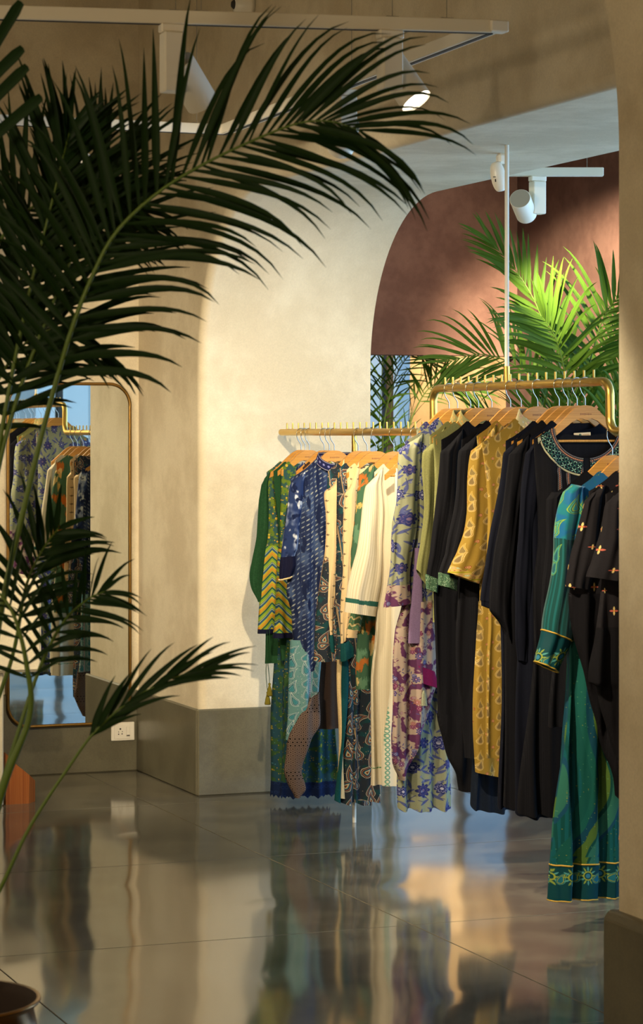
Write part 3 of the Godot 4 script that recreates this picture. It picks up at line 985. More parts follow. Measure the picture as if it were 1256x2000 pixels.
func cloth_piece(kind: String, rows: Array, o: Dictionary, sd: float) -> Array:
	var g := Geo.new()
	var is_body := kind == "b"
	var is_sleeve := kind == "s"
	var capped: bool = is_sleeve and rows[0][0] > -0.26
	if capped:   # cap running up to the shoulder seam
		var f0: Array = rows[0]
		var sg := 1.0 if f0[1] + f0[3] < 0 else -1.0
		var inner := 3 if sg > 0 else 1
		var top := [f0[0] + 0.016, f0[1], f0[2] + 0.016, f0[3]]
		top[inner - 1] = -0.072 - arm_drop(f0[inner] * 0.93) + 0.004
		top[inner] = f0[inner] * 0.93
		top[4 - inner] = lerpf(f0[4 - inner], f0[inner], 0.42)
		top[3 - inner] = f0[3 - inner] + 0.026
		rows = [top] + rows
	var first: Array = rows[0]
	var last: Array = rows[rows.size() - 1]
	var tall := absf((first[0] + first[2]) / 2 - (last[0] + last[2]) / 2)
	var nr := clampi(int(tall / 0.012), 3, 72)
	var nc := 48 if is_sleeve else 88
	if absf(first[1] - first[3]) < 0.05 and not is_sleeve: nc = 28
	var dz: float = o.get("dz", 0.028)
	var amp: float = o.get("amp", 0.012)
	var zo: float = o.get("zo", 0.012 if is_sleeve else 0.0)
	var ph: float = o.get("ph", 0.0) + sd
	var nw: float = o.get("neck", 0.086)
	var nd: float = o.get("nd", 0.035)
	var grow0 := clampf((-first[0] - 0.2) / 1.1, 0.0, 1.0)
	var grow1 := clampf((-last[0] - 0.2) / 1.1, 0.0, 1.0)
	var kf: float = o.get("kf", 1.0)
	var kb: float = o.get("kb", 1.0)
	var out := []
	var uvs := []
	for r in nr + 1:
		var f := float(r) / nr
		var q := sample(rows, f)
		var cx: float = (q[1] + q[3]) / 2
		var hx: float = (q[3] - q[1]) / 2
		var row := PackedVector3Array()
		var ur := PackedVector2Array()
		var grow := lerpf(grow0, grow1, f)
		for c in nc + 1:
			var an := TAU * c / nc
			var s := -cos(an)
			var zz := sin(an)
			var x := cx + hx * s
			var y := lerpf(q[0], q[2], (s + 1) / 2)
			var z := 0.0
			if is_sleeve:
				var rz := minf(0.034, hx * 0.75)
				var k := 1.0 + 0.15 * sin(3.0 * an + ph + y * 4.0) + 0.11 * sin(5.0 * an + ph * 2.0 - y * 5.0) + 0.06 * sin(9.0 * an + ph + y * 3.0)
				z = zz * rz * k + 0.004 * sin(y * 23.0 + ph + s * 2.0)
				x = cx + hx * s * (1.0 + 0.03 * sin(y * 19.0 + ph))
				if capped and f < 0.12:   # rounded shoulder cap
					var e := sqrt(1.0 - pow(1.0 - f / 0.12, 2.0))
					z *= lerpf(0.35, 1.0, e)
			else:
				var sw := signf(zz) * pow(absf(zz), 0.55)
				var dd := dz
				if is_body:
					dd = lerpf(0.0085, dz, smoothstep(0.02, 0.14, f * tall))
				var ax: float = x / o.get("lam", 0.09) * TAU
				var wave := 0.62 * sin(ax + ph + 0.9 * sin(y * 2.3 + ph)) + 0.38 * sin(ax * 1.87 + ph * 1.7 + 0.6 * sin(y * 3.7)) 
				var a2 := amp * (0.35 + 1.25 * grow)
				if is_body: a2 *= smoothstep(0.0, 0.25, f * tall)
				z = sw * dd + wave * a2
				x += 0.006 * s * sin(y * 11.0 + ph)
			if is_body:
				var ax2 := absf(x)
				var yt := -0.072 - arm_drop(x) + 0.010
				if ax2 < nw:
					var e := sqrt(1.0 - pow(ax2 / nw, 2.0))
					yt = -0.072 - arm_drop(nw) + 0.010 - (nd if zz > 0 else nd * 0.25 + 0.004) * e
				y = lerpf(yt, y, f) if f < 1.0 else y
				y = lerpf(yt, lerpf(last[0], last[2], (s + 1) / 2), f)
			if o.has("hv"):   # the hem dips where a fold swings forward
				y -= 0.3 * z * f * f
			if o.has("scal") and r == nr:
				y += 0.012 * absf(sin(c * TAU / 8.0))
			z += zo
			z *= kf if z > 0.0 else kb
			row.append(Vector3(x, y, z))
			var cw: float = (an / TAU) * (absf(first[3] - first[1]) + absf(last[3] - last[1])) * 1.05 if is_sleeve else (x if zz >= 0 else -x + 0.37)
			ur.append(Vector2(cw + sd * 0.37, -y + sd * 0.21))
		out.append(row); uvs.append(ur)
	g.grid(out, uvs, false)
	for r in nr + 1: g.seams.append([r * (nc + 1), r * (nc + 1) + nc])
	return [g, out]

func ring_path(row: PackedVector3Array) -> Array:
	var a := []
	for p in row: a.append(p)
	return a

func build_garments() -> void:
	var sd := 0.0
	for at_index in GARMENTS.size():
		var d: Dictionary = GARMENTS[at_index]
		sd += 1.7
		# cloth is pressed flat where neighbours hang close
		var ahead: float = GARMENTS[at_index + 1].z - d.z if at_index + 1 < GARMENTS.size() else 0.2
		var behind: float = d.z - GARMENTS[at_index - 1].z if at_index > 0 else 0.2
		var room := {"kf": clampf(ahead * 0.55 / 0.045, 0.45, 1.0), "kb": clampf(behind * 0.5 / 0.045, 0.4, 1.0)}
		var turn := deg_to_rad(3.0 * sin(sd * 2.3))
		var at := Vector3(RAIL_X, d.y, d.z)
		var wide: float = absf(d.pieces[0][4][0][1])
		make_hanger(d.hanger, at, turn, clampf(wide - 0.012, 0.12, 0.19))
		var t := thing(d.name, d.label, d.category, at, "garments hanging on the brass rail")
		t.rotation.y = turn
		for pc in d.pieces:
			if pc[2] == "n":
				add_neck(t, pc[1], pc[0])
				continue
			var m: Material = M[pc[1]]
			var made := cloth_piece(pc[2], pc[4], pc[3].merged(room), sd)
			part(pc[0], made[0], m, t)
			trims(t, pc, made[1])
			if pc[2] == "s":
				var mir := []
				for q in pc[4]: mir.append([q[2], -q[3], q[0], -q[1]])
				var other := cloth_piece("s", mir, pc[3].merged(room), sd + 0.8)
				part(pc[0], other[0], m, t)
				trims(t, pc, other[1])
			if pc[3].has("yoke"): add_yoke(t, made[1])
		if d.label.contains("hanging tassels"): add_tassels(t)
		if d.label.contains("price tag"): add_tag(t)

func trims(t: Node3D, pc: Array, rows: Array) -> void:
	var g := Geo.new()
	if pc[3].has("bead"):
		var last: PackedVector3Array = rows[rows.size() - 1]
		var acc := []
		var rad := []
		for k in last.size():
			acc.append(last[k]); rad.append(0.0042)
			if k < last.size() - 1: acc.append(last[k].lerp(last[k + 1], 0.5)); rad.append(0.0022)
		g.tube(acc, rad, 7, false)
		part("bead_trim", g, M.cream_plain, t)
	if pc[3].has("edge"):
		g.tube(ring_path(rows[0]), [0.0026], 6, false)
		part("gold_piping", g, M.gold_cord, t)
		g = Geo.new()
		g.tube(ring_path(rows[rows.size() - 1]), [0.0022], 6, false)
		part("gold_piping", g, M.gold_cord, t)

func add_neck(t: Node3D, key: String, called: String) -> void:
	var rows := []
	var uvs := []
	for r in 5:
		var row := PackedVector3Array()
		var ur := PackedVector2Array()
		for c in 41:
			var an := TAU * c / 40.0
			var w := 0.066 + 0.012 * r / 4.0
			var x := w * cos(an)
			var y := -0.072 - arm_drop(0.07) + 0.032 - 0.034 * r / 4.0 - (0.045 * maxf(sin(an), 0.0))
			row.append(Vector3(x, y, (0.018 + 0.012 * r / 4.0) * sin(an)))
			ur.append(Vector2(an * 0.07, 0.011 * r))
		rows.append(row); uvs.append(ur)
	var g := Geo.new()
	g.grid(rows, uvs, true)
	part(called, g, M[key], t)

# embroidered band round the wide neck, and bead columns below it, laid on the cloth
func add_yoke(t: Node3D, rows: Array) -> void:
	var put := func(x: float, y: float) -> Vector3:
		var best := Vector3(x, y, 0.03)
		var bd := 9.0
		for row in rows:
			for k in range(0, row.size() / 2 + 1):
				var q: Vector3 = row[k]
				var dd := absf(q.x - x) + absf(q.y - y)
				if dd < bd: bd = dd; best = q
		return Vector3(x, y, best.z + 0.003)
	var nw := 0.112
	var y0 := -0.072 - arm_drop(nw) + 0.010
	var strip := func(called: String, key: String, a0: float, a1: float, w0: float, w1: float) -> void:
		var rr := []
		var uu := []
		for k in 25:
			var an := lerpf(a0, a1, k / 24.0)
			var row := PackedVector3Array()
			var ur := PackedVector2Array()
			for j in 4:
				var e := lerpf(w0, w1, j / 3.0)
				var x := (nw + e) * cos(an)
				var y := y0 - (0.10 + e * 1.05) * sin(an) - (0.6 * e if absf(cos(an)) > 0.98 else 0.0)
				row.append(put.call(x, y))
				ur.append(Vector2(e, an * 0.11))
			rr.append(row); uu.append(ur)
		var g := Geo.new()
		g.grid(rr, uu)
		part(called, g, M[key], t)
	for h in [[0.02, PI / 2 - 0.10], [PI / 2 + 0.10, PI - 0.02]]:
		strip.call("neck_beads", "yoke_beads", h[0], h[1], 0.0, 0.014)
		strip.call("neck_lattice", "yoke_lattice", h[0], h[1], 0.014, 0.05)
		strip.call("neck_edge", "pink_emb", h[0], h[1], 0.05, 0.055)
	for x in [-0.10, -0.068, -0.02, 0.02, 0.068, 0.10]:
		var rr := []
		var uu := []
		var ytop: float = y0 - 0.155 * sqrt(maxf(0.0, 1.0 - pow(absf(x) / 0.168, 2.0))) - 0.004
		if absf(x) < 0.03: ytop = y0 - 0.105
		for k in 14:
			var row := PackedVector3Array()
			var ur := PackedVector2Array()
			for j in 2:
				row.append(put.call(x + (j - 0.5) * 0.015, ytop - k * 0.011))
				ur.append(Vector2(j * 0.016, k * 0.011))
			rr.append(row); uu.append(ur)
		var g := Geo.new()
		g.grid(rr, uu)
		part("bead_column", g, M.yoke_beads, t)
	var g := Geo.new()
	g.box(Vector3(-0.004, y0 - 0.028, -0.012), Vector3(0.058, 0.016, 0.001), 0.0, Basis(Vector3(0, 0, 1), 0.05))
	part("neck_label", g, M.label_cloth, t)
	g = Geo.new()
	g.box(Vector3(-0.004, y0 - 0.041, -0.0115), Vector3(0.012, 0.010, 0.001))
	part("size_label", g, M.label_cloth, t)
	g = Geo.new()
	g.tube([Vector3(-0.012, y0 - 0.028, -0.012), Vector3(-0.012, y0 - 0.028, -0.0105)], [0.0048], 12)
	part("label_emblem", g, M.label_mark, t)
	g = Geo.new()
	for k in 7: g.box(Vector3(-0.002 + k * 0.0034, y0 - 0.0285 + k * 0.00017, -0.0112), Vector3(0.0012, 0.007, 0.0004))
	for k in 3: g.box(Vector3(-0.0305 + k * 0.004, y0 - 0.029, -0.0112), Vector3(0.0014, 0.006, 0.0004))
	part("label_print", g, M.label_mark2, t)

func add_tassels(t: Node3D) -> void:
	for k in 2:
		var x := -0.163 + 0.006 * k
		var y1: float = [-1.055, -1.02][k]
		var g := Geo.new()
		var path := []
		for j in 9: path.append(Vector3(x + 0.004 * sin(j * 0.9 + k), lerpf(-0.80, y1, j / 8.0), 0.052 + 0.004 * k))
		g.tube(path, [0.0014], 6)
		part("cord", g, M.dark_green, t)
		g = Geo.new()
		g.lathe(Vector3(path[8].x, y1, path[8].z), [[0.001, 0.008], [0.006, 0.004], [0.004, -0.004], [0.009, -0.02], [0.013, -0.042], [0.011, -0.046], [0.001, -0.044]], 14)
		part("tassel", g, M.tassel_gold, t)

func add_tag(t: Node3D) -> void:
	var b := Basis(Vector3(0, 0, 1), 0.42)
	var c := Vector3(-0.062, -0.168, 0.03)
	var g := Geo.new()
	g.box(c, Vector3(0.036, 0.036, 0.0008), 0.0, b)
	part("price_tag", g, M.tag_paper, t)
	g = Geo.new()
	for k in 5: g.box(c + b * Vector3(-0.006, 0.011 - k * 0.0055, 0.0007), Vector3(0.006, 0.0014, 0.0003), 0.0, b)
	part("tag_print", g, M.tag_print, t)
	g = Geo.new()
	g.box(c + b * Vector3(0.009, -0.014, 0.001), Vector3(0.014, 0.014, 0.0006), 0.0, b)
	part("tag_flap", g, M.tag_maroon, t)

# ---------------------------------------------------------------- track lighting
func bar(g: Geo, a: Vector3, b: Vector3, w: float, h: float) -> void:
	var d := (b - a).normalized()
	var s := d.cross(Vector3.UP).normalized()
	g.box((a + b) / 2, Vector3(w, h, a.distance_to(b)), 0.002, Basis(s, s.cross(-d).normalized() * -1.0 if false else Vector3.UP, -d))

func build_tracks() -> void:
	var y := 2.545
	var t := thing("lighting_track", "white rectangular lighting track hung on thin wires from the ceiling", "light track")
	var pts := [Vector3(0.2, y, -6.35), Vector3(2.73, y, -5.845), Vector3(2.80, y, -8.15), Vector3(0.3, y, -8.19)]
	for k in 3:
		var g := Geo.new()
		bar(g, pts[k], pts[k + 1], 0.034, 0.034)
		part("bar", g, M.white_metal, t)
		g = Geo.new()
		bar(g, pts[k] + Vector3(0, -0.0172, 0), pts[k + 1] + Vector3(0, -0.0172, 0), 0.014, 0.0016)
		part("slot", g, M.slot, t)
	var g := Geo.new()
	g.box(Vector3(2.745, y, -5.84), Vector3(0.05, 0.03, 0.04), 0.003)
	part("corner_joint", g, M.white_plastic, t)
	for p in [pts[0].lerp(pts[1], 0.685), pts[0].lerp(pts[1], 0.90), pts[0].lerp(pts[1], 0.955), pts[1].lerp(pts[2], 0.45), pts[0].lerp(pts[1], 0.71), pts[2].lerp(pts[3], 0.04)]:
		g = Geo.new()
		g.tube([p + Vector3(0, 0.014, 0), Vector3(p.x, 3.6, p.z)], [0.0011], 6)
		part("wire", g, M.grey_shade, t)
		g = Geo.new()
		g.box(p + Vector3(0, 0.0185, 0), Vector3(0.035, 0.003, 0.012), 0.001)
		part("clip", g, M.grey_shade, t)
	var warm := Color(1.0, 0.925, 0.79)
	spot(Vector3(2.47, y, -5.895), Vector3(0.377, -0.8, 0.468), 16.0, 4.0, warm, "white track spotlight with bright lens at the track corner above the rail", 0.13, Vector3(0.8, 0, -0.6))
	spot(Vector3(1.925, y, -6.005), Vector3(0.61, -0.71, -0.354), 30.0, 9.0, warm, "white track spotlight turned away with its round back cap showing", 0.15)
	spot(Vector3(2.77, y, -6.95), Vector3(0.26, -0.42, -1.0), 30.0, 8.5, warm, "white track spotlight on the side bar seen behind the palm leaf", 0.14)
	spot(Vector3(2.24, y, -8.165), Vector3(1.3, -1.35, 0.45), 32.0, 6.0, warm, "white track spotlight on the far bar behind the palm", 0.14)
	spot(Vector3(1.15, y, -8.178), Vector3(0.65, -0.62, -1.0), 32.0, 4.5, warm, "added unseen track spotlight on the far bar lighting the mirror wall", 0.14)  # lamp out of view, added to light the mirror wall
	spot(Vector3(1.15, y, -6.16), Vector3(0.9, -0.45, -1.0), 30.0, 9.0, warm, "added unseen track spotlight on the front bar lighting the rail", 0.14)  # lamp out of view, added to light the rail and jamb
	# inner room
	var t2 := thing("short_track", "short white lighting track in front of the cocoa wall", "light track")
	g = Geo.new()
	bar(g, Vector3(4.30, y, -9.06), Vector3(4.66, y, -8.92), 0.034, 0.034)
	part("bar", g, M.white_metal, t2)
	for p in [Vector3(4.34, y, -9.045), Vector3(4.6, y, -8.945)]:
		g = Geo.new()
		g.tube([p + Vector3(0, 0.014, 0), Vector3(p.x, 3.3, p.z)], [0.0011], 6)
		part("wire", g, M.grey_shade, t2)
	spot(Vector3(4.415, y, -9.015), Vector3(0.74, -0.52, -0.95), 20.0, 9.0, warm, "white track spotlight hanging before the cocoa wall above the palm", 0.13, Vector3(-1.0, 0, 0.1))
	spot(Vector3(5.4, 3.315, -9.5), Vector3(0.75, -1.1, -2.5), 15.0, 85.0, warm, "white ceiling spotlight aimed at the cocoa side wall", 0.13)
	spot(Vector3(5.6, 3.315, -8.6), Vector3(-0.6, -1.0, -4.3), 30.0, 8.0, warm, "added unseen ceiling spotlight warming the cocoa back wall", 0.13)  # hidden lamp added to warm the back wall against the blue
	pendant(Vector3(-1.0, 1.4, -2.0), 3.3, "added unseen opal globe filling the front room with light")  # unseen fill lamp, hung low to throw the track shadow upwards
	pendant(Vector3(-1.3, 1.9, -6.5), 1.2, "added unseen opal globe giving weaker fill from the left")  # second unseen lamp added to lift the dim walls

func pendant(at: Vector3, energy: float, label: String) -> void:  # globe lamp added out of view as room fill
	var t := thing("added_fill_lamp", label, "lamp", at, "added fill lamps")
	var g := Geo.new()
	g.tube([Vector3(0, 0.13, 0), Vector3(0, 3.6 - at.y, 0)], [0.004], 8)
	part("cord", g, M.slot, t)
	g = Geo.new()
	g.tube([Vector3(0, 0.12, 0), Vector3(0, 0.17, 0)], [0.04, 0.03], 16)
	part("cap", g, M.brass, t)
	g = Geo.new()
	var prof := []
	for k in 17: prof.append([0.13 * sin(PI * k / 16.0) + 0.0005, -0.13 * cos(PI * k / 16.0)])
	g.lathe(Vector3.ZERO, prof, 28)
	part("globe_light", g, M.globe, t)
	var l := OmniLight3D.new()
	l.name = "glow"
	l.light_color = Color(1.0, 0.91, 0.76)
	l.light_energy = energy
	l.light_size = 0.12
	l.omni_range = 20.0
	l.omni_attenuation = 2.0
	l.shadow_enabled = true
	t.add_child(l)

# adapter on the bar, driver box below it, swivelling can with a lit lens and its own light
func spot(at: Vector3, aim: Vector3, cone: float, energy: float, c: Color, label: String, box_h: float, off := Vector3.ZERO) -> void:
	var t := thing("track_spotlight", label, "spotlight", at, "track spotlights")
	var g := Geo.new()
	g.box(Vector3(0, -0.0275, 0), Vector3(0.066, 0.021, 0.034), 0.003)
	part("adapter", g, M.white_plastic, t)
	g = Geo.new()
	g.box(Vector3(0, -0.038 - box_h / 2, 0), Vector3(0.054, box_h, 0.05), 0.003)
	part("driver_box", g, M.white_metal, t)
	aim = aim.normalized()
	var side := Vector3(aim.x, 0, aim.z).normalized()
	if off != Vector3.ZERO: side = off.normalized()
	var piv := Vector3(0, -0.036 - box_h * 0.8, 0) + side * 0.066
	g = Geo.new()
	g.tube([Vector3(0, piv.y, 0), piv], [0.010], 10)
	part("swivel", g, M.white_metal, t)
	g = Geo.new()
	g.tube([piv - aim * 0.066, piv - aim * 0.064, piv + aim * 0.066], [0.040, 0.042, 0.042], 32, false)
	for k in 32:
		pass
	part("can", g, M.white_metal, t)
	g = Geo.new()
	g.tube([piv - aim * 0.0655, piv - aim * 0.063], [0.0405], 32)
	part("back_cap", g, M.grey_shade, t)
	g = Geo.new()
	g.tube([piv + aim * 0.058, piv + aim * 0.0605], [0.0405], 32)
	part("lens_light", g, M.lens_on, t)
	var l := SpotLight3D.new()
	l.name = "beam"
	l.light_color = c
	l.light_energy = energy
	l.light_size = 0.035
	l.spot_angle = cone
	l.spot_angle_attenuation = 1.0
	l.spot_range = 20.0
	l.spot_attenuation = 2.0
	l.shadow_enabled = true
	t.add_child(l)
	l.position = piv + aim * 0.075
	l.look_at_from_position(t.position + l.position, t.position + l.position + aim, Vector3(0.02, 1, 0.03).normalized())

func build_sensor_and_camera() -> void:
	var t := thing("motion_sensor", "white oval motion sensor on a bracket under the arch soffit", "sensor", Vector3(3.70, SOFFIT, -7.86))
	var g := Geo.new()
	g.box(Vector3(0.012, -0.018, 0), Vector3(0.034, 0.036, 0.034), 0.008)
	part("bracket", g, M.white_plastic, t)
	g = Geo.new()
	var rows := []
	var uvs := []
	for r in 17:
		var v := PI * r / 16.0
		var row := PackedVector3Array()
		var ur := PackedVector2Array()
		for c in 29:
			var u := TAU * c / 28.0
			var e := pow(sin(v), 0.6)
			var p := Vector3(0.026 * e * cos(u), 0.052 * cos(v), 0.026 * e * sin(u))
			row.append(Basis(Vector3(0, 0, 1), 0.22) * p + Vector3(-0.006, -0.082, 0.012))
			ur.append(Vector2(u, v))
		rows.append(row); uvs.append(ur)
	g.grid(rows, uvs, true)
	part("housing", g, M.white_plastic, t)
	g = Geo.new()
	g.box(Vector3(-0.027, -0.085, 0.026), Vector3(0.010, 0.003, 0.002), 0.0, Basis(Vector3(0, 1, 0), -0.8))
	g.box(Vector3(-0.024, -0.097, 0.028), Vector3(0.004, 0.010, 0.002), 0.0, Basis(Vector3(0, 1, 0), -0.8))
	part("marking", g, M.slot, t)
	var c := thing("dome_camera", "white dome security camera high on the arch wall", "camera", Vector3(WALL_X, 3.175, -9.24))
	g = Geo.new()
	g.lathe(Vector3.ZERO, [[0.001, 0.0], [0.05, 0.0], [0.05, 0.02], [0.044, 0.05], [0.03, 0.07], [0.001, 0.078]], 28)
	var o := part("housing", g, M.white_plastic, c)
	o.rotation.z = PI / 2
	g = Geo.new()
	g.lathe(Vector3(0, 0.062, 0), [[0.001, 0.022], [0.012, 0.02], [0.02, 0.01], [0.022, 0.0]], 20)
	o = part("lens", g, M.slot, c)
	o.rotation.z = PI / 2

# ---------------------------------------------------------------- palms
func leaflet(g: Geo, p0: Vector3, d0: Vector3, nrm: Vector3, l: float, w: float, droop: float, blunt := false) -> void:
	var n := 9
	var p := p0
	var d := d0.normalized()
	var rows := []
	var uvs := []
	for k in n + 1:
		var f := float(k) / n
		var s := d.cross(nrm).normalized()
		var wd := w * (0.30 + 0.70 * smoothstep(0.0, 0.3, f)) * (1.0 if blunt and f < 0.99 else pow(1.0 - pow(f, 1.7), 0.85)) + 0.0004
		if blunt and k == n: wd = w * 0.7
		var fold := nrm * wd * 0.22
		rows.append(PackedVector3Array([p - s * wd * 0.5 + fold, p, p + s * wd * 0.5 + fold]))
		uvs.append(PackedVector2Array([Vector2(0, f), Vector2(0.5, f), Vector2(1, f)]))
		p += d * l / n
		d = (d + Vector3(0, -1, 0) * droop * (0.05 + 2.6 * f * f) / n).normalized()
		nrm = (nrm - d * nrm.dot(d)).normalized()
	g.grid(rows, uvs)

func smooth_path(pts: Array, n: int) -> Array:
	var out := []
	var m := pts.size() - 1
	for k in n + 1:
		var f := float(k) / n * m
		var i := mini(int(f), m - 1)
		out.append(pts[i].cubic_interpolate(pts[i + 1], pts[maxi(i - 1, 0)], pts[mini(i + 2, m)], f - i))
	return out

# o: from (share of the rachis without leaflets), n (leaflets a side), len, wide, droop, angle at foot and tip, face (frond's normal), sides, mat
func frond(t: Node3D, pts: Array, o: Dictionary, rg: RandomNumberGenerator) -> void:
	var path := smooth_path(pts, 48)
	var rad := []
	for k in 49: rad.append(lerpf(o.get("thick", 0.0075), 0.0012, pow(k / 48.0, 0.8)))
	var g := Geo.new()
	g.tube(path, rad, 7)
	var fr := part("frond", g, M.rachis, t)
	var merged := Geo.new()
	var n: int = o.n
	var from: float = o.get("from", 0.3)
	var face: Vector3 = o.face
	for k in n:
		var f := lerpf(from, 0.995, (k + 0.5 + rg.randf_range(-0.25, 0.25)) / n)
		var ff := (f - from) / (1.0 - from)
		var i := mini(int(f * 48), 47)
		var p: Vector3 = path[i].lerp(path[i + 1], f * 48 - i)
		var tan: Vector3 = (path[i + 1] - path[i]).normalized()
		for sg in o.get("sides", [-1, 1]):
			var an := deg_to_rad(lerpf(o.get("a0", 62.0), o.get("a1", 22.0), pow(ff, 1.3)) + rg.randf_range(-7, 7))
			var sd: Vector3 = tan.cross(face).normalized() * sg
			var d: Vector3 = tan * cos(an) + sd * sin(an) + face * rg.randf_range(-0.18, 0.22)
			var l: float = o.len * (0.45 + 0.55 * sin(PI * clampf(0.15 + 0.75 * ff, 0, 1))) * rg.randf_range(0.85, 1.1)
			var w: float = o.wide * rg.randf_range(0.8, 1.15) * lerpf(1.0, 0.75, ff)
			var up := (face + Vector3(rg.randf_range(-0.5, 0.5), rg.randf_range(-0.2, 0.6), rg.randf_range(-0.5, 0.5))).normalized()
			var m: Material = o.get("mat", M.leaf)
			if rg.randf() < o.get("dry", 0.0): m = M.leaf_dry
			if leaf_budget > 0:
				leaf_budget -= 1
				var lg := Geo.new()
				leaflet(lg, p, d, up, l, w, o.get("droop", 1.0) * rg.randf_range(0.6, 1.3))
				part("leaflet", lg, m, fr)
			else:
				leaflet(merged, p, d, up, l, w, o.get("droop", 1.0) * rg.randf_range(0.6, 1.3))
	if merged.v.size():
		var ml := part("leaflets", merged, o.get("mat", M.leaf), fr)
		ml.set_meta("kind", "stuff")

func pot(t: Node3D, r: float, h: float, at := Vector3.ZERO) -> void:
	var g := Geo.new()
	g.lathe(at, [[0.001, 0.0], [r * 0.72, 0.0], [r * 0.8, 0.02], [r * 1.04, h * 0.55], [r * 0.99, h * 0.86], [r * 0.95, h * 0.95], [r * 1.03, h * 0.985], [r * 1.03, h], [r * 0.985, h]], 48)
	part("pot", g, M.pot, t)
	g = Geo.new()
	g.lathe(at, [[r * 0.985, h], [r * 0.92, h * 0.95], [r * 0.95, h * 0.75], [r * 0.95, h * 0.5]], 48)
	part("pot_lining", g, M.pot_inside, t)
	g = Geo.new()
	g.lathe(at, [[r * 0.95, h * 0.72], [r * 0.5, h * 0.76], [0.001, h * 0.77]], 24)
	part("soil", g, M.soil, t)

func free_palm(t: Node3D, n: int, tall: float, rg: RandomNumberGenerator, o: Dictionary, az0 := 0.0, spread := TAU) -> void:
	for k in n:
		var az := az0 + spread * (k + rg.randf_range(-0.3, 0.3)) / n
		var out := Vector3(cos(az), 0, sin(az))
		var l := tall * rg.randf_range(0.8, 1.1)
		var lean: float = rg.randf_range(0.15, 0.6) * o.get("spread", 1.0)
		var pts := []
		var p := Vector3(out.x * 0.05, 0.3, out.z * 0.05)
		var d := (Vector3.UP + out * lean * 0.35).normalized()
		for j in 9:
			pts.append(p)
			p += d * l / 8.0
			d = (d + out * lean * 0.16 + Vector3.DOWN * 0.035 * j * lean * 1.6).normalized()
		var q := o.duplicate()
		q.face = out.cross(Vector3.UP).normalized().cross((pts[8] - pts[4]).normalized()).normalized()
		frond(t, pts, q, rg)

func build_palms() -> void:
	var rg := RandomNumberGenerator.new()
	rg.seed = 77
	var t := thing("areca_palm", "large dark areca palm in a brass pot in front of the mirror wall", "plant", Vector3(1.106, 0, -4.934))
	pot(t, 0.185, 0.375)
	leaf_budget = 300
	var face := Vector3(-0.3612, 0, 0.9325)
	for f in FRONDS:
		var pts := []
		for p in f.pts: pts.append(Vector3(p[0], p[1], p[2]) - t.position)
		var o: Dictionary = f.o.duplicate()
		o.face = (face + Vector3(rg.randf_range(-0.15, 0.15), 0.1, rg.randf_range(-0.15, 0.15))).normalized()
		frond(t, pts, o, rg)
	for b in BLADES:
		var g := Geo.new()
		var p := Vector3(b[0][0], b[0][1], b[0][2]) - t.position
		var q := Vector3(b[1][0], b[1][1], b[1][2]) - t.position
		leaflet(g, p, q - p, face, p.distance_to(q), 0.022, 0.1, true)
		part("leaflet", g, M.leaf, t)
	leaf_budget = 300
	t = thing("areca_palm", "spotlit areca palm standing against the cocoa wall", "plant", Vector3(5.2, 0, -9.95))
	pot(t, 0.2, 0.4)
	for f in INNER_FRONDS:
		var pts := []
		for p in f.pts: pts.append(Vector3(p[0], p[1], p[2]) - t.position)
		var o: Dictionary = f.o.duplicate()
		o.face = (face + Vector3(rg.randf_range(-0.15, 0.15), 0.15, rg.randf_range(-0.15, 0.15))).normalized()
		o.mat = M.leaf_lit
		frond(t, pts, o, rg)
	free_palm(t, 13, 1.72, rg, {"spread": 0.62, "n": 20, "len": 0.38, "wide": 0.03, "droop": 0.9, "from": 0.42, "a0": 58.0, "a1": 24.0, "mat": M.leaf_lit})
	leaf_budget = 120
	t = thing("areca_palm", "areca palm in the lobby by the far window", "plant", Vector3(5.62, 0, -13.7))
	pot(t, 0.2, 0.4)
	for f in LOBBY_FRONDS:
		var pts := []
		for p in f.pts: pts.append(Vector3(p[0], p[1], p[2]) - t.position)
		var o: Dictionary = f.o.duplicate()
		o.face = (face + Vector3(rg.randf_range(-0.15, 0.15), 0.15, 0)).normalized()
		o.mat = M.leaf_lit
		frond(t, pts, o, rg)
	free_palm(t, 6, 1.95, rg, {"spread": 0.5, "n": 15, "len": 0.27, "wide": 0.018, "droop": 0.9, "from": 0.4, "mat": M.leaf_lit})
	# downlight added to brighten the sand blind and the lobby palm
	spot(Vector3(6.3, 3.315, -13.45), Vector3(-0.15, -0.9, -0.4), 48.0, 9.0, Color(1.0, 0.9, 0.74), "added ceiling spotlight brightening the lobby", 0.13)

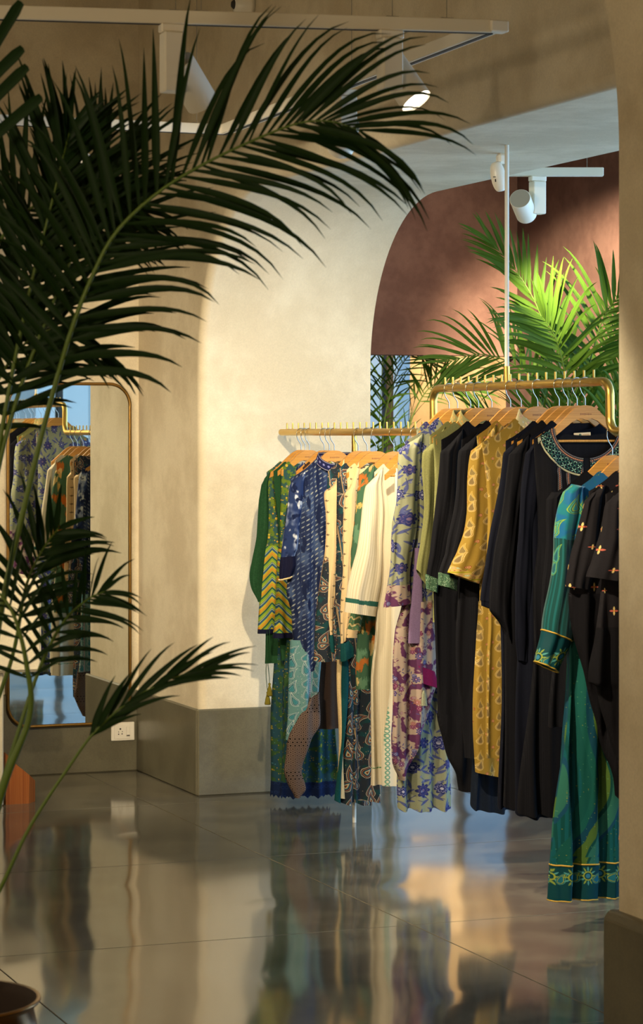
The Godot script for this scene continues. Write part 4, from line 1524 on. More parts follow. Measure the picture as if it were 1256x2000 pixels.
const GARMENTS := [
	{"name": "peplum_dress", "label": "green-sleeved floral peplum dress with hanging tassels, nearest the arch jamb", "category": "dress", "hanger": "wooden hanger with steel hook carrying the green-sleeved dress beside the jamb", "y": 1.508, "z": -9.577, "pieces": [
		["bodice", "floral_green", "b", {}, [[-.21, -.151, -.21, .151], [-.324, -.151, -.324, .151], [-.467, -.158, -.467, .158]]],
		["peplum", "chevron", "t", {"amp": .016, "dz": .045}, [[-.461, -.158, -.461, .158], [-.573, -.167, -.573, .167], [-.697, -.175, -.697, .175], [-.803, -.189, -.803, .189]]],
		["peplum_hem", "navy_trim", "t", {"amp": .016, "dz": .046}, [[-.799, -.189, -.799, .189], [-.817, -.191, -.817, .191]]],
		["underskirt", "dark_green", "t", {"dz": .025}, [[-.74, -.151, -.74, .151], [-.843, -.158, -.843, .158], [-.939, -.16, -.939, .16]]],
		["skirt", "skirt_blue", "t", {"amp": .014, "dz": .04}, [[-.792, -.116, -.792, .116], [-1.053, -.118, -1.053, .118], [-1.26, -.122, -1.26, .122], [-1.427, -.127, -1.427, .127]]],
		["lace_hem", "navy_lace", "t", {"amp": .014, "dz": .041, "scal": 1}, [[-1.42, -.127, -1.42, .127], [-1.485, -.129, -1.485, .129]]],
		["sleeve", "dark_green", "s", {}, [[-.214, -.173, -.205, -.142], [-.274, -.182, -.274, -.142], [-.423, -.193, -.407, -.144], [-.531, -.215, -.511, -.155], [-.582, -.222, -.573, -.164], [-.634, -.213, -.625, -.171], [-.689, -.186, -.685, -.173]]],
	]},
	{"name": "plain_green_dress", "label": "plain dark green dress hidden between the two peplum dresses", "category": "dress", "hanger": "wooden hanger with steel hook carrying the plain green dress", "y": 1.508, "z": -9.53, "pieces": [
		["body", "dark_green", "b", {}, [[-.219, -.135, -.219, .135], [-.427, -.113, -.427, .113], [-.924, -.106, -.924, .106]]],
	]},
	{"name": "peplum_dress", "label": "floral peplum dress with chevron skirt, second from the arch jamb", "category": "dress", "hanger": "wooden hanger with steel hook carrying the second peplum dress", "y": 1.508, "z": -9.483, "pieces": [
		["bodice", "floral_green", "b", {}, [[-.218, -.115, -.218, .115], [-.322, -.117, -.322, .117], [-.476, -.126, -.476, .126]]],
		["peplum", "chevron", "t", {"amp": .018, "dz": .045, "ph": 2}, [[-.47, -.126, -.47, .126], [-.651, -.141, -.651, .141], [-.811, -.159, -.811, .159]]],
		["peplum_hem", "navy_trim", "t", {"amp": .018, "dz": .046, "ph": 2}, [[-.807, -.159, -.807, .159], [-.828, -.161, -.828, .161]]],
		["skirt", "skirt_blue", "t", {"amp": .014, "dz": .04, "ph": 1}, [[-.807, -.093, -.807, .093], [-1.147, -.106, -1.147, .106], [-1.415, -.121, -1.415, .121]]],
		["lace_hem", "navy_lace", "t", {"amp": .014, "dz": .041, "ph": 1, "scal": 1}, [[-1.411, -.121, -1.411, .121], [-1.476, -.124, -1.476, .124]]],
	]},
	{"name": "indigo_kaftan", "label": "back indigo kaftan half hidden by the one with the beaded cuff", "category": "kaftan", "hanger": "wooden hanger with steel hook carrying the half-hidden indigo kaftan", "y": 1.508, "z": -9.317, "pieces": [
		["body", "tiedye", "b", {}, [[-.215, -.126, -.215, .126], [-.52, -.126, -.52, .126], [-.906, -.105, -.906, .105]]],
	]},
	{"name": "brown_dress", "label": "dark brown long dress showing only beneath the indigo kaftans", "category": "dress", "hanger": "wooden hanger with steel hook carrying the dark brown dress", "y": 1.508, "z": -9.261, "pieces": [
		["body", "brown_plain", "b", {}, [[-.214, -.115, -.214, .115], [-.619, -.093, -.619, .093], [-.922, -.093, -.922, .093], [-1.174, -.067, -1.174, .067]]],
	]},
	{"name": "indigo_kaftan", "label": "indigo tie-dye kaftan with beaded bell cuff and brown lace handkerchief hem", "category": "kaftan", "hanger": "wooden hanger with steel hook carrying the beaded indigo kaftan", "y": 1.508, "z": -9.206, "pieces": [
		["body", "navy_leaf", "b", {"neck": .075, "nd": .06}, [[-.209, -.175, -.209, .175], [-.473, -.179, -.473, .179], [-.577, -.185, -.577, .185], [-.631, -.198, -.631, .198]]],
		["drape", "navy_leaf", "t", {"dz": .03}, [[-.623, -.198, -.627, -.028], [-.706, -.172, -.697, -.045], [-.827, -.162, -.798, -.063], [-.906, -.132, -.888, -.071], [-.943, -.108, -.934, -.084]]],
		["skirt", "paisley_teal", "t", {"dz": .028, "amp": .012}, [[-.814, -.175, -.818, -.058], [-1.022, -.192, -1.019, -.063], [-1.114, -.194, -1.119, -.071], [-1.206, -.198, -1.198, -.106]]],
		["lace_panel", "lace_brown", "t", {"dz": .02, "zo": .022, "amp": .006}, [[-1.041, -.114, -1.019, -.067], [-1.116, -.162, -1.144, -.063], [-1.201, -.196, -1.199, -.097], [-1.265, -.2, -1.266, -.132], [-1.328, -.207, -1.327, -.149], [-1.385, -.187, -1.398, -.134], [-1.431, -.164, -1.433, -.155]]],
		["sleeve", "tiedye", "s", {}, [[-.208, -.187, -.201, -.132], [-.265, -.196, -.265, -.132], [-.369, -.207, -.369, -.145], [-.451, -.217, -.452, -.157], [-.497, -.224, -.489, -.17]]],
		["cuff", "navy_trim", "s", {"bead": 1}, [[-.489, -.224, -.484, -.168], [-.528, -.23, -.524, -.164], [-.578, -.232, -.566, -.179]]],
		["neckband", "neck_floral", "n", {}, [[-.209, -.175, -.209, .175], [-.209, -.175, -.209, .175]]],
	]},
	{"name": "cream_print_dress", "label": "cream block-print dress with gathered teal cuff, beside the indigo kaftan", "category": "dress", "hanger": "wooden hanger with steel hook carrying the cream print dress next to the indigo kaftan", "y": 1.508, "z": -8.953, "pieces": [
		["body", "paisley_dark", "b", {"amp": .01}, [[-.228, -.127, -.228, .127], [-.463, -.127, -.463, .127], [-.658, -.156, -.658, .156], [-.795, -.175, -.795, .175], [-.877, -.177, -.877, .177]]],
		["skirt", "paisley_dark", "t", {"amp": .014, "dz": .035, "hv": 1}, [[-.837, -.068, -.842, .064], [-1.093, -.076, -1.099, .068], [-1.289, -.081, -1.296, .06], [-1.411, -.085, -1.425, .047]]],
		["border", "cream_plain", "t", {"dz": .012, "zo": .03, "amp": .003}, [[-.866, -.097, -.867, -.072], [-1.131, -.097, -1.132, -.074], [-1.396, -.104, -1.403, -.074]]],
		["trim", "teal_plain", "t", {"dz": .01, "zo": .04, "amp": .002}, [[-.866, -.083, -.867, -.066], [-1.131, -.091, -1.132, -.07], [-1.405, -.114, -1.418, -.097]]],
		["sleeve", "cream_motif", "s", {}, [[-.231, -.144, -.224, -.068], [-.306, -.142, -.307, -.072], [-.463, -.144, -.464, -.085], [-.639, -.15, -.64, -.104], [-.78, -.148, -.781, -.114]]],
		["cuff", "teal_plain", "s", {}, [[-.776, -.148, -.773, -.112], [-.805, -.152, -.807, -.108], [-.839, -.142, -.844, -.106]]],
	]},
	{"name": "paisley_tunic", "label": "dark paisley tunic between the two cream block-print dresses", "category": "tunic", "hanger": "wooden hanger with steel hook carrying the dark paisley tunic", "y": 1.508, "z": -8.864, "pieces": [
		["body", "paisley_dark", "b", {"amp": .01}, [[-.226, -.13, -.226, .13], [-.459, -.12, -.459, .12], [-.863, -.13, -.863, .13]]],
	]},
	{"name": "cream_print_dress", "label": "cream block-print dress with wide teal cuff, beside the ikat tunic", "category": "dress", "hanger": "wooden hanger with steel hook carrying the cream print dress beside the ikat tunic", "y": 1.508, "z": -8.772, "pieces": [
		["body", "cream_motif", "b", {}, [[-.234, -.119, -.234, .119], [-.494, -.119, -.494, .119], [-.783, -.123, -.783, .123]]],
		["skirt", "paisley_dark", "t", {"amp": .014, "dz": .03}, [[-.773, -.123, -.777, 0], [-1.073, -.094, -1.078, .021], [-1.382, -.094, -1.399, .01]]],
		["sleeve", "cream_motif", "s", {}, [[-.233, -.133, -.226, -.081], [-.455, -.137, -.456, -.094], [-.647, -.146, -.648, -.111], [-.797, -.148, -.783, -.125]]],
		["cuff", "teal_plain", "s", {}, [[-.794, -.148, -.776, -.098], [-.83, -.15, -.807, -.088], [-.863, -.148, -.838, -.09]]],
	]},
	{"name": "ikat_tunic", "label": "green and orange ikat tunic tucked behind the white kurta", "category": "tunic", "hanger": "wooden hanger with steel hook carrying the green ikat tunic", "y": 1.508, "z": -8.602, "pieces": [
		["body", "ikat", "b", {"amp": .012}, [[-.201, -.138, -.201, .138], [-.466, -.138, -.466, .138], [-.675, -.142, -.675, .142], [-.95, -.154, -.95, .154]]],
		["sleeve", "ikat", "s", {}, [[-.207, -.15, -.198, -.093], [-.309, -.166, -.309, -.105], [-.466, -.178, -.467, -.125], [-.658, -.178, -.66, -.134]]],
		["cuff", "ikat_cuff", "s", {}, [[-.655, -.18, -.66, -.131], [-.726, -.191, -.735, -.146]]],
	]},
	{"name": "white_kurta", "label": "ivory ribbed kurta with a green band round its wide sleeve", "category": "kurta", "hanger": "wooden hanger with steel hook carrying the ivory ribbed kurta", "y": 1.508, "z": -8.486, "pieces": [
		["body", "white_rib", "b", {"amp": .012}, [[-.199, -.128, -.199, .128], [-.443, -.112, -.443, .112], [-.667, -.122, -.667, .122], [-1.041, -.134, -1.041, .134], [-1.222, -.144, -1.222, .144]]],
		["hem_stitching", "green_stitch", "t", {"dz": .035, "amp": .012}, [[-1.22, -.144, -1.22, .144], [-1.23, -.144, -1.23, .144]]],
		["hem", "white_rib", "t", {"amp": .012, "dz": .035}, [[-1.228, -.144, -1.228, .144], [-1.29, -.146, -1.29, .146]]],
		["sleeve", "white_rib", "s", {}, [[-.199, -.161, -.186, -.1], [-.292, -.175, -.293, -.094], [-.441, -.199, -.443, -.094], [-.515, -.217, -.527, -.102], [-.606, -.235, -.624, -.116]]],
		["sleeve_band", "green_band", "s", {}, [[-.603, -.237, -.621, -.114], [-.621, -.239, -.639, -.116]]],
		["cuff", "white_rib", "s", {}, [[-.619, -.239, -.637, -.118], [-.655, -.245, -.675, -.122]]],
	]},
	{"name": "white_kurta", "label": "ivory kurta with mint embroidered edge, squeezed beside the blue kimono", "category": "kurta", "hanger": "wooden hanger with steel hook carrying the second ivory kurta", "y": 1.508, "z": -8.4, "pieces": [
		["body", "white_mint", "b", {"amp": .01}, [[-.188, -.087, -.188, .087], [-.477, -.083, -.477, .083], [-.848, -.103, -.848, .103], [-1.283, -.127, -1.283, .127]]],
	]},
	{"name": "floral_maxi_dress", "label": "sage maxi dress with large indigo flowers, hem nearly at the floor", "category": "dress", "hanger": "wooden hanger with steel hook carrying the indigo-flowered maxi dress", "y": 1.663, "z": -8.099, "pieces": [
		["body", "floral_blue", "b", {}, [[-.23, -.122, -.23, .122], [-.616, -.116, -.616, .116], [-.976, -.132, -.976, .132]]],
		["skirt", "floral_big", "t", {"amp": .016, "dz": .036, "lam": .09, "hv": 1}, [[-.958, -.14, -.962, .006], [-1.154, -.175, -1.16, -.022], [-1.332, -.196, -1.342, -.006], [-1.47, -.202, -1.476, .004]]],
	]},
	{"name": "floral_kimono", "label": "sage kimono with indigo flowers, maroon cuff and mauve pointed panel", "category": "kimono", "hanger": "wooden hanger with steel hook carrying the indigo-flowered kimono", "y": 1.663, "z": -8.026, "pieces": [
		["body", "floral_blue", "b", {"neck": .07, "nd": .05}, [[-.22, -.192, -.22, .192], [-.576, -.177, -.576, .177], [-.763, -.198, -.763, .198]]],
		["placket", "mauve", "t", {"dz": .01, "zo": .035, "amp": .002}, [[-.558, -.177, -.559, -.142], [-.701, -.183, -.702, -.144], [-.888, -.19, -.889, -.152]]],
		["panel", "purple_floral", "t", {"dz": .035, "amp": .016}, [[-.75, -.204, -.739, -.093], [-.842, -.225, -.846, -.089], [-1.002, -.241, -1.007, -.081], [-1.046, -.244, -1.034, -.078], [-1.143, -.25, -1.149, -.109], [-1.214, -.254, -1.219, -.14], [-1.303, -.244, -1.307, -.175], [-1.365, -.21, -1.362, -.204]]],
		["panel_trim", "magenta", "t", {"dz": .012, "zo": .035, "amp": .004}, [[-.965, -.159, -.989, -.101], [-1.008, -.159, -1.025, -.085], [-1.026, -.155, -1.05, -.076]]],
		["tassel", "tassel_green", "t", {"dz": .008, "zo": .05, "amp": .001}, [[-1.051, -.15, -1.051, -.142], [-1.062, -.155, -1.062, -.136], [-1.104, -.159, -1.105, -.128]]],
		["sleeve", "floral_blue", "s", {}, [[-.22, -.219, -.209, -.144], [-.309, -.229, -.3, -.144], [-.406, -.233, -.407, -.152], [-.469, -.244, -.487, -.159], [-.61, -.254, -.612, -.177], [-.69, -.264, -.687, -.181]]],
		["cuff", "purple_floral", "s", {}, [[-.687, -.266, -.683, -.181], [-.764, -.277, -.749, -.179]]],
	]},
	{"name": "olive_tunic", "label": "olive green tunic with gold-embroidered collar, next to the flowered kimono", "category": "tunic", "hanger": "wooden hanger with steel hook carrying the olive tunic next to the flowered kimono", "y": 1.663, "z": -7.917, "pieces": [
		["body", "olive", "b", {}, [[-.219, -.162, -.219, .162], [-.537, -.149, -.537, .149], [-.81, -.149, -.81, .149]]],
		["sleeve", "olive", "s", {}, [[-.223, -.185, -.212, -.11], [-.307, -.187, -.308, -.118], [-.413, -.185, -.413, -.134], [-.536, -.195, -.537, -.157], [-.627, -.212, -.684, -.168]]],
		["collar", "gold_emb", "n", {}, [[-.219, -.162, -.219, .162], [-.219, -.162, -.219, .162]]],
	]},
	{"name": "olive_tunic", "label": "olive green tunic with gold-embroidered collar, next to the black kaftans", "category": "tunic", "hanger": "wooden hanger with steel hook carrying the olive tunic next to the black kaftans", "y": 1.663, "z": -7.851, "pieces": [
		["body", "olive", "b", {}, [[-.215, -.172, -.215, .172], [-.534, -.162, -.534, .162], [-.779, -.166, -.779, .166]]],
		["collar", "gold_emb", "n", {}, [[-.219, -.172, -.219, .172], [-.219, -.172, -.219, .172]]],
	]},
	{"name": "black_kaftan", "label": "black kaftan with green beaded cuff, next to the olive tunics", "category": "kaftan", "hanger": "wooden hanger with steel hook carrying the black kaftan next to the olive tunics", "y": 1.663, "z": -7.743, "pieces": [
		["body", "black_cloth", "b", {}, [[-.225, -.18, -.225, .18], [-.684, -.202, -.684, .202], [-.943, -.212, -.943, .212], [-1.116, -.199, -1.116, .199]]],
		["drape", "black_cloth", "t", {"dz": .04}, [[-1.107, -.199, -1.114, -.03], [-1.256, -.153, -1.244, -.03], [-1.372, -.106, -1.376, -.039]]],
		["sleeve", "black_cloth", "s", {}, [[-.225, -.193, -.215, -.121], [-.425, -.21, -.426, -.14], [-.563, -.233, -.564, -.168], [-.638, -.244, -.658, -.195]]],
		["cuff", "bead_green", "s", {}, [[-.633, -.248, -.655, -.199], [-.683, -.244, -.698, -.206]]],
	]},
	{"name": "black_kaftan", "label": "black kaftan with green beaded cuff, next to the mustard dress", "category": "kaftan", "hanger": "wooden hanger with steel hook carrying the black kaftan next to the mustard dress", "y": 1.663, "z": -7.596, "pieces": [
		["body", "black_cloth", "b", {}, [[-.221, -.182, -.221, .182], [-.591, -.191, -.591, .191], [-.931, -.195, -.931, .195], [-1.237, -.173, -1.237, .173]]],
		["skirt", "sheer_navy", "t", {"dz": .04, "amp": .012, "hv": 1}, [[-1.221, -.145, -1.227, -.023], [-1.405, -.141, -1.41, .006]]],
		["sleeve", "black_cloth", "s", {}, [[-.221, -.197, -.209, -.137], [-.421, -.219, -.422, -.152], [-.556, -.247, -.574, -.182], [-.625, -.275, -.647, -.203]]],
		["cuff", "bead_green", "s", {}, [[-.618, -.275, -.642, -.203], [-.66, -.277, -.681, -.206]]],
	]},
	{"name": "mustard_dress", "label": "mustard paisley dress with flared bordered sleeve", "category": "dress", "hanger": "wooden hanger with steel hook carrying the flare-sleeved mustard dress", "y": 1.663, "z": -7.514, "pieces": [
		["body", "mustard", "b", {}, [[-.22, -.164, -.22, .164], [-.588, -.136, -.588, .136], [-.723, -.153, -.723, .153]]],
		["skirt", "mustard", "t", {"dz": .03, "amp": .006}, [[-.714, -.153, -.716, -.08], [-.823, -.164, -.826, -.079], [-1.093, -.166, -1.096, -.08], [-1.276, -.166, -1.294, -.082]]],
		["sleeve", "mustard", "s", {}, [[-.22, -.184, -.204, -.101], [-.419, -.199, -.42, -.108], [-.486, -.21, -.504, -.116], [-.553, -.232, -.588, -.131], [-.596, -.253, -.637, -.149]]],
		["sleeve_border", "mustard_border", "s", {}, [[-.593, -.253, -.633, -.149], [-.616, -.264, -.655, -.158]]],
	]},
	{"name": "mustard_dress", "label": "mustard paisley dress with pink flowered collar and a price tag", "category": "dress", "hanger": "wooden hanger with steel hook carrying the mustard dress with the price tag", "y": 1.663, "z": -7.391, "pieces": [
		["body", "mustard", "b", {"neck": .075, "nd": .05}, [[-.196, -.199, -.196, .199], [-.581, -.175, -.581, .175], [-1.079, -.184, -1.079, .184], [-1.212, -.184, -1.212, .184]]],
		["collar", "pink_emb", "n", {}, [[-.199, -.199, -.199, .199], [-.199, -.199, -.199, .199]]],
	]},
	{"name": "navy_dress", "label": "plain navy dress with gathered cuff, beside the mustard dresses", "category": "dress", "hanger": "wooden hanger with steel hook carrying the navy dress beside the mustard dresses", "y": 1.663, "z": -7.234, "pieces": [
		["body", "navy_cloth", "b", {"hv": 1}, [[-.222, -.185, -.222, .185], [-.736, -.194, -.736, .194], [-1.062, -.207, -1.062, .207], [-1.346, -.216, -1.35, -.077]]],
		["sleeve", "navy_cloth", "s", {}, [[-.225, -.203, -.212, -.145], [-.41, -.234, -.411, -.171], [-.572, -.268, -.573, -.203], [-.689, -.285, -.7, -.228]]],
		["cuff", "navy_cloth", "s", {}, [[-.686, -.282, -.697, -.23], [-.705, -.28, -.721, -.237]]],
	]},
	{"name": "navy_dress", "label": "plain charcoal navy dress with pointed sleeve, third from the upper rail bend", "category": "dress", "hanger": "wooden hanger with steel hook carrying the charcoal dress with pointed sleeve", "y": 1.663, "z": -7.173, "pieces": [
		["body", "black_cloth", "b", {"hv": 1}, [[-.221, -.188, -.221, .188], [-.894, -.204, -.894, .204], [-1.136, -.214, -1.136, .214], [-1.342, -.222, -1.353, -.089]]],
		["sleeve", "black_cloth", "s", {}, [[-.228, -.204, -.218, -.146], [-.408, -.232, -.409, -.171], [-.569, -.259, -.571, -.193], [-.714, -.273, -.756, -.202], [-.755, -.239, -.823, -.2]]],
	]},
	{"name": "navy_dress", "label": "plain black dress with long gathered sleeve, second from the upper rail bend", "category": "dress", "hanger": "wooden hanger with steel hook carrying the black dress with long gathered sleeve", "y": 1.663, "z": -7.108, "pieces": [
		["body", "navy_cloth", "b", {"hv": 1}, [[-.214, -.174, -.214, .174], [-.889, -.192, -.889, .192], [-1.129, -.21, -1.129, .21], [-1.353, -.222, -1.364, -.067]]],
		["sleeve", "navy_cloth", "s", {}, [[-.224, -.19, -.211, -.135], [-.407, -.21, -.407, -.153], [-.567, -.222, -.568, -.167], [-.791, -.227, -.793, -.174], [-.869, -.217, -.876, -.185]]],
	]},
	{"name": "embroidered_dress", "label": "black dress with beaded green and coral embroidered neckline", "category": "dress", "hanger": "wooden hanger with steel hook carrying the black dress with the embroidered neckline", "y": 1.663, "z": -7.052, "pieces": [
		["body", "black_cloth", "b", {"neck": .112, "nd": .1, "yoke": 1, "hv": 1}, [[-.195, -.173, -.195, .173], [-.406, -.166, -.406, .166], [-.884, -.177, -.884, .177], [-1.123, -.201, -1.123, .201], [-1.338, -.228, -1.353, -.077]]],
	]},
	{"name": "black_dress", "label": "plain black dress sleeve showing left of the turquoise sleeve", "category": "dress", "hanger": "wooden hanger with steel hook carrying the plain black dress", "y": 1.508, "z": -6.87, "pieces": [
		["body", "black_cloth", "b", {}, [[-.202, -.186, -.202, .186], [-.557, -.189, -.557, .189], [-.9, -.212, -.9, .212]]],
		["sleeve", "black_cloth", "s", {}, [[-.21, -.226, -.195, -.186], [-.4, -.234, -.401, -.189], [-.599, -.248, -.603, -.21]]],
	]},
	{"name": "teal_dress", "label": "turquoise and teal printed long dress with gold-edged cuff and hem bands", "category": "dress", "hanger": "wooden hanger with steel hook carrying the turquoise dress", "y": 1.508, "z": -6.784, "pieces": [
		["bodice", "teal_dots", "b", {}, [[-.184, -.205, -.184, .205], [-.32, -.174, -.32, .174], [-.49, -.184, -.49, .184]]],
		["skirt", "teal_skirt", "t", {"amp": .02, "dz": .042, "lam": .085}, [[-.482, -.184, -.482, .184], [-.706, -.198, -.706, .198], [-.859, -.212, -.859, .212], [-1.089, -.236, -1.089, .236], [-1.302, -.265, -1.302, .265]]],
		["hem_band", "teal_border", "t", {"amp": .02, "dz": .043, "lam": .085, "edge": 1}, [[-1.3, -.265, -1.3, .265], [-1.349, -.267, -1.349, .267], [-1.406, -.268, -1.406, .268]]],
		["sleeve", "teal_dots", "s", {}, [[-.184, -.225, -.17, -.157], [-.242, -.241, -.243, -.16], [-.322, -.253, -.328, -.17]]],
		["lower_sleeve", "teal_rib", "s", {}, [[-.319, -.253, -.325, -.17], [-.442, -.267, -.451, -.182], [-.596, -.292, -.633, -.198]]],
		["cuff", "teal_border", "s", {"edge": 1}, [[-.593, -.292, -.63, -.198], [-.686, -.321, -.723, -.239]]],
	]},
	{"name": "flowered_black_tunic", "label": "sheer black tunic with scattered embroidered flowers, next to the turquoise dress", "category": "tunic", "hanger": "wooden hanger with steel hook carrying the flowered black tunic next to the turquoise dress", "y": 1.508, "z": -6.674, "pieces": [
		["body", "black_flower", "b", {}, [[-.197, -.179, -.197, .179], [-.391, -.208, -.391, .208], [-.49, -.237, -.49, .237]]],
		["drape", "black_sheer", "t", {"amp": .016, "dz": .036, "lam": .09, "hv": 1}, [[-.482, -.237, -.482, .237], [-.619, -.215, -.619, .215], [-.742, -.189, -.742, .189], [-.881, -.152, -.881, .152], [-1.09, -.086, -1.09, .086]]],
		["sleeve", "black_flower", "s", {}, [[-.209, -.199, -.191, -.138], [-.315, -.223, -.316, -.155], [-.391, -.245, -.4, -.165], [-.459, -.26, -.471, -.179]]],
	]},
	{"name": "flowered_black_tunic", "label": "sheer black tunic with scattered embroidered flowers, half behind the near pillar", "category": "tunic", "hanger": "wooden hanger with steel hook carrying the flowered black tunic half behind the near pillar", "y": 1.508, "z": -6.56, "pieces": [
		["body", "black_flower", "b", {}, [[-.214, -.182, -.214, .182], [-.431, -.197, -.431, .197], [-.581, -.224, -.581, .224]]],
		["drape", "black_sheer", "t", {"amp": .016, "dz": .036, "lam": .09, "hv": 1}, [[-.573, -.224, -.573, .224], [-.73, -.237, -.73, .237], [-.754, -.204, -.754, .204], [-.882, -.173, -.882, .173], [-1.08, -.123, -1.08, .123]]],
		["sleeve", "black_flower", "s", {}, [[-.214, -.194, -.201, -.126], [-.311, -.216, -.312, -.126], [-.385, -.237, -.395, -.136], [-.424, -.252, -.441, -.146]]],
	]},
	{"name": "orange_kaftan", "label": "orange kaftan whose hanging sash tip shows beside the near pillar", "category": "kaftan", "hanger": "wooden hanger with steel hook carrying the orange kaftan", "y": 1.508, "z": -6.429, "pieces": [
		["body", "orange_cloth", "b", {}, [[-.21, -.176, -.21, .176], [-.675, -.185, -.675, .185], [-.971, -.189, -.971, .189]]],
		["sash", "orange_cloth", "t", {"dz": .008, "zo": .02, "amp": .002}, [[-.823, -.18, -.824, -.16], [-1.058, -.203, -1.06, -.173], [-1.172, -.229, -1.177, -.199]]],
	]},
]
const FRONDS := [
	{"pts": [[1.109, 0.365, -4.933], [1.166, 0.835, -4.910], [1.213, 1.161, -4.892], [1.253, 1.386, -4.844], [1.283, 1.548, -4.801], [1.316, 1.708, -4.745], [1.351, 1.817, -4.710], [1.387, 1.895, -4.674], [1.458, 1.968, -4.636], [1.538, 2.022, -4.595], [1.627, 2.068, -4.549], [1.702, 2.098, -4.510], [1.757, 2.099, -4.477], [1.804, 2.080, -4.449]], "o": {"from": 0.33, "n": 44, "len": 0.34, "wide": 0.02, "droop": 1.5, "a0": 62, "a1": 20, "thick": 0.008}},
	{"pts": [[1.109, 0.365, -4.933], [1.174, 0.925, -5.014], [1.213, 1.342, -4.999], [1.252, 1.602, -4.984], [1.291, 1.800, -4.969], [1.320, 1.944, -4.937], [1.336, 2.044, -4.898], [1.337, 2.100, -4.844]], "o": {"from": 0.38, "n": 30, "len": 0.26, "wide": 0.021, "droop": 0.5, "a0": 55, "a1": 14, "thick": 0.008}},
	{"pts": [[1.109, 0.365, -4.933], [1.138, 1.020, -5.136], [1.168, 1.498, -5.124], [1.207, 1.763, -5.109], [1.257, 1.901, -5.090], [1.326, 1.975, -5.063], [1.392, 2.002, -4.984], [1.456, 1.987, -4.905]], "o": {"from": 0.36, "n": 26, "len": 0.27, "wide": 0.022, "droop": 0.6, "a0": 60, "a1": 20, "thick": 0.008}},
	{"pts": [[1.109, 0.365, -4.933], [1.117, 0.508, -4.769], [1.160, 0.629, -4.698], [1.210, 0.755, -4.657], [1.277, 0.876, -4.610], [1.317, 0.938, -4.584], [1.371, 0.993, -4.552], [1.437, 1.038, -4.505], [1.500, 1.059, -4.481]], "o": {"from": 0.58, "n": 10, "len": 0.17, "wide": 0.015, "droop": 0.7, "a0": 20, "a1": 7, "thick": 0.0055}},
	{"pts": [[1.109, 0.365, -4.933], [1.192, 0.673, -4.954], [1.249, 0.880, -4.932], [1.297, 1.034, -4.913], [1.327, 1.126, -4.848], [1.356, 1.173, -4.783], [1.381, 1.192, -4.741]], "o": {"from": 0.5, "n": 14, "len": 0.15, "wide": 0.013, "droop": 1.1, "a0": 55, "a1": 18, "thick": 0.007}},
	{"pts": [[1.109, 0.365, -4.933], [1.205, 0.815, -5.056], [1.269, 1.046, -5.031], [1.281, 1.186, -4.973], [1.310, 1.259, -4.962], [1.331, 1.312, -4.900]], "o": {"from": 0.45, "n": 16, "len": 0.17, "wide": 0.018, "droop": 0.9, "a0": 60, "a1": 22, "thick": 0.007}},
	{"pts": [[1.109, 0.365, -4.933], [1.184, 0.788, -4.796], [1.233, 0.950, -4.756], [1.223, 1.052, -4.738], [1.200, 1.142, -4.736], [1.172, 1.191, -4.747], [1.131, 1.221, -4.763]], "o": {"from": 0.42, "n": 12, "len": 0.16, "wide": 0.012, "droop": 1.3, "a0": 65, "a1": 25, "thick": 0.01}},
	{"pts": [[1.109, 0.365, -4.933], [1.210, 1.119, -5.215], [1.261, 1.552, -5.195], [1.301, 1.768, -5.180], [1.372, 1.909, -5.152], [1.449, 1.959, -5.069], [1.514, 1.975, -4.990]], "o": {"from": 0.4, "n": 24, "len": 0.24, "wide": 0.02, "droop": 0.8, "a0": 60, "a1": 22, "thick": 0.007}},
	{"pts": [[1.109, 0.365, -4.933], [1.174, 1.030, -5.014], [1.223, 1.394, -4.996], [1.271, 1.592, -4.977], [1.330, 1.758, -4.954], [1.378, 1.883, -4.935], [1.412, 1.977, -4.922], [1.436, 2.050, -4.913]], "o": {"from": 0.42, "n": 26, "len": 0.28, "wide": 0.022, "droop": 0.6, "a0": 58, "a1": 16, "thick": 0.008}},
	{"pts": [[1.109, 0.365, -4.933], [1.179, 1.069, -5.173], [1.209, 1.391, -5.162], [1.249, 1.573, -5.146], [1.309, 1.680, -5.123], [1.366, 1.721, -5.048], [1.425, 1.710, -5.025]], "o": {"from": 0.42, "n": 22, "len": 0.24, "wide": 0.02, "droop": 1.0, "a0": 60, "a1": 22, "thick": 0.007}},
]
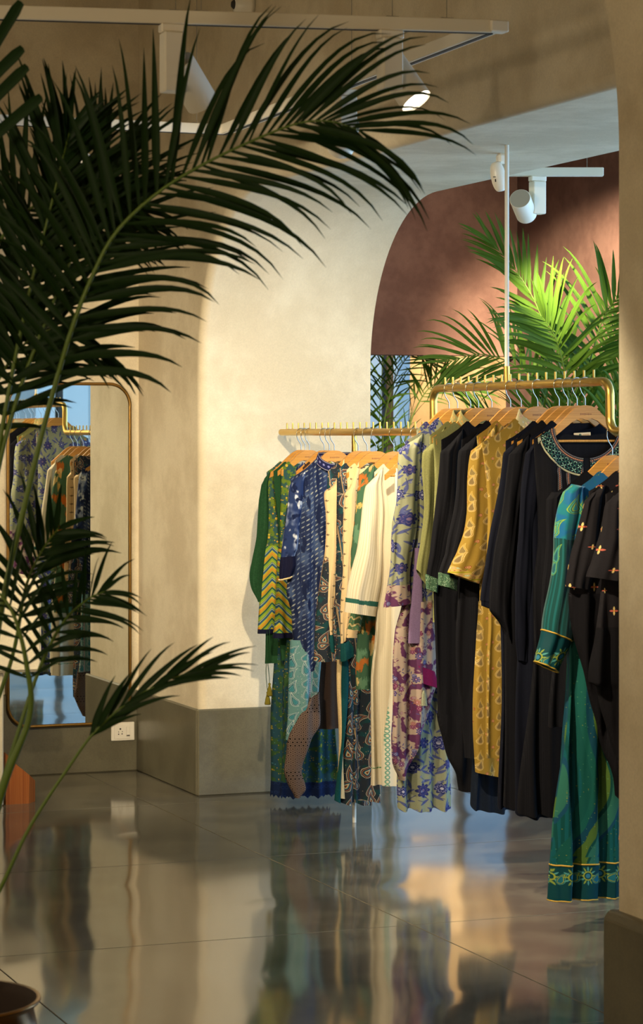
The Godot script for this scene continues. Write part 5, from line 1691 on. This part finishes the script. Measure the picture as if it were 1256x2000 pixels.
const INNER_FRONDS := [
	{"pts": [[4.978, 0.761, -9.761], [4.985, 1.384, -9.812], [4.926, 1.696, -9.781], [4.852, 1.872, -9.756], [4.758, 2.069, -9.739], [4.676, 2.212, -9.771], [4.579, 2.329, -9.808]], "o": {"from": 0.42, "n": 22, "len": 0.26, "wide": 0.026, "droop": 0.5, "a0": 38, "a1": 14}},
	{"pts": [[4.978, 0.761, -9.761], [4.916, 1.429, -9.785], [4.823, 1.696, -9.821], [4.698, 1.811, -9.869], [4.574, 1.847, -9.917], [4.460, 1.816, -9.962]], "o": {"from": 0.42, "n": 18, "len": 0.3, "wide": 0.02, "droop": 1.3, "a0": 55, "a1": 20}},
	{"pts": [[4.978, 0.761, -9.761], [4.943, 1.496, -9.667], [4.928, 1.780, -9.566], [4.942, 1.993, -9.453], [4.985, 2.117, -9.329]], "o": {"from": 0.42, "n": 18, "len": 0.36, "wide": 0.03, "droop": 1.1, "a0": 60, "a1": 24}},
	{"pts": [[4.978, 0.761, -9.761], [4.908, 1.474, -9.681], [4.836, 1.736, -9.601], [4.751, 1.907, -9.527], [4.678, 1.991, -9.502]], "o": {"from": 0.42, "n": 16, "len": 0.34, "wide": 0.032, "droop": 0.9, "a0": 58, "a1": 22}},
]
const LOBBY_FRONDS := [
	{"pts": [[5.674, 0.332, -13.459], [5.690, 1.107, -13.453], [5.737, 1.494, -13.435], [5.821, 1.718, -13.402], [5.918, 1.807, -13.365], [6.029, 1.798, -13.322], [6.126, 1.718, -13.284]], "o": {"from": 0.45, "n": 18, "len": 0.26, "wide": 0.016, "droop": 1.2, "a0": 60, "a1": 22}},
	{"pts": [[5.674, 0.332, -13.459], [5.618, 1.047, -13.481], [5.607, 1.494, -13.485], [5.654, 1.762, -13.467], [5.724, 1.926, -13.440], [5.793, 1.971, -13.413], [5.876, 1.896, -13.381]], "o": {"from": 0.45, "n": 16, "len": 0.26, "wide": 0.016, "droop": 1.1, "a0": 60, "a1": 22}},
]
const BLADES := [[[1.114, 2.133, -4.823], [1.201, 2.241, -4.682]], [[1.114, 2.088, -4.823], [1.209, 2.206, -4.679]], [[1.138, 2.048, -4.814], [1.234, 2.148, -4.669]], [[1.147, 2.208, -4.810], [1.198, 2.329, -4.683]]]
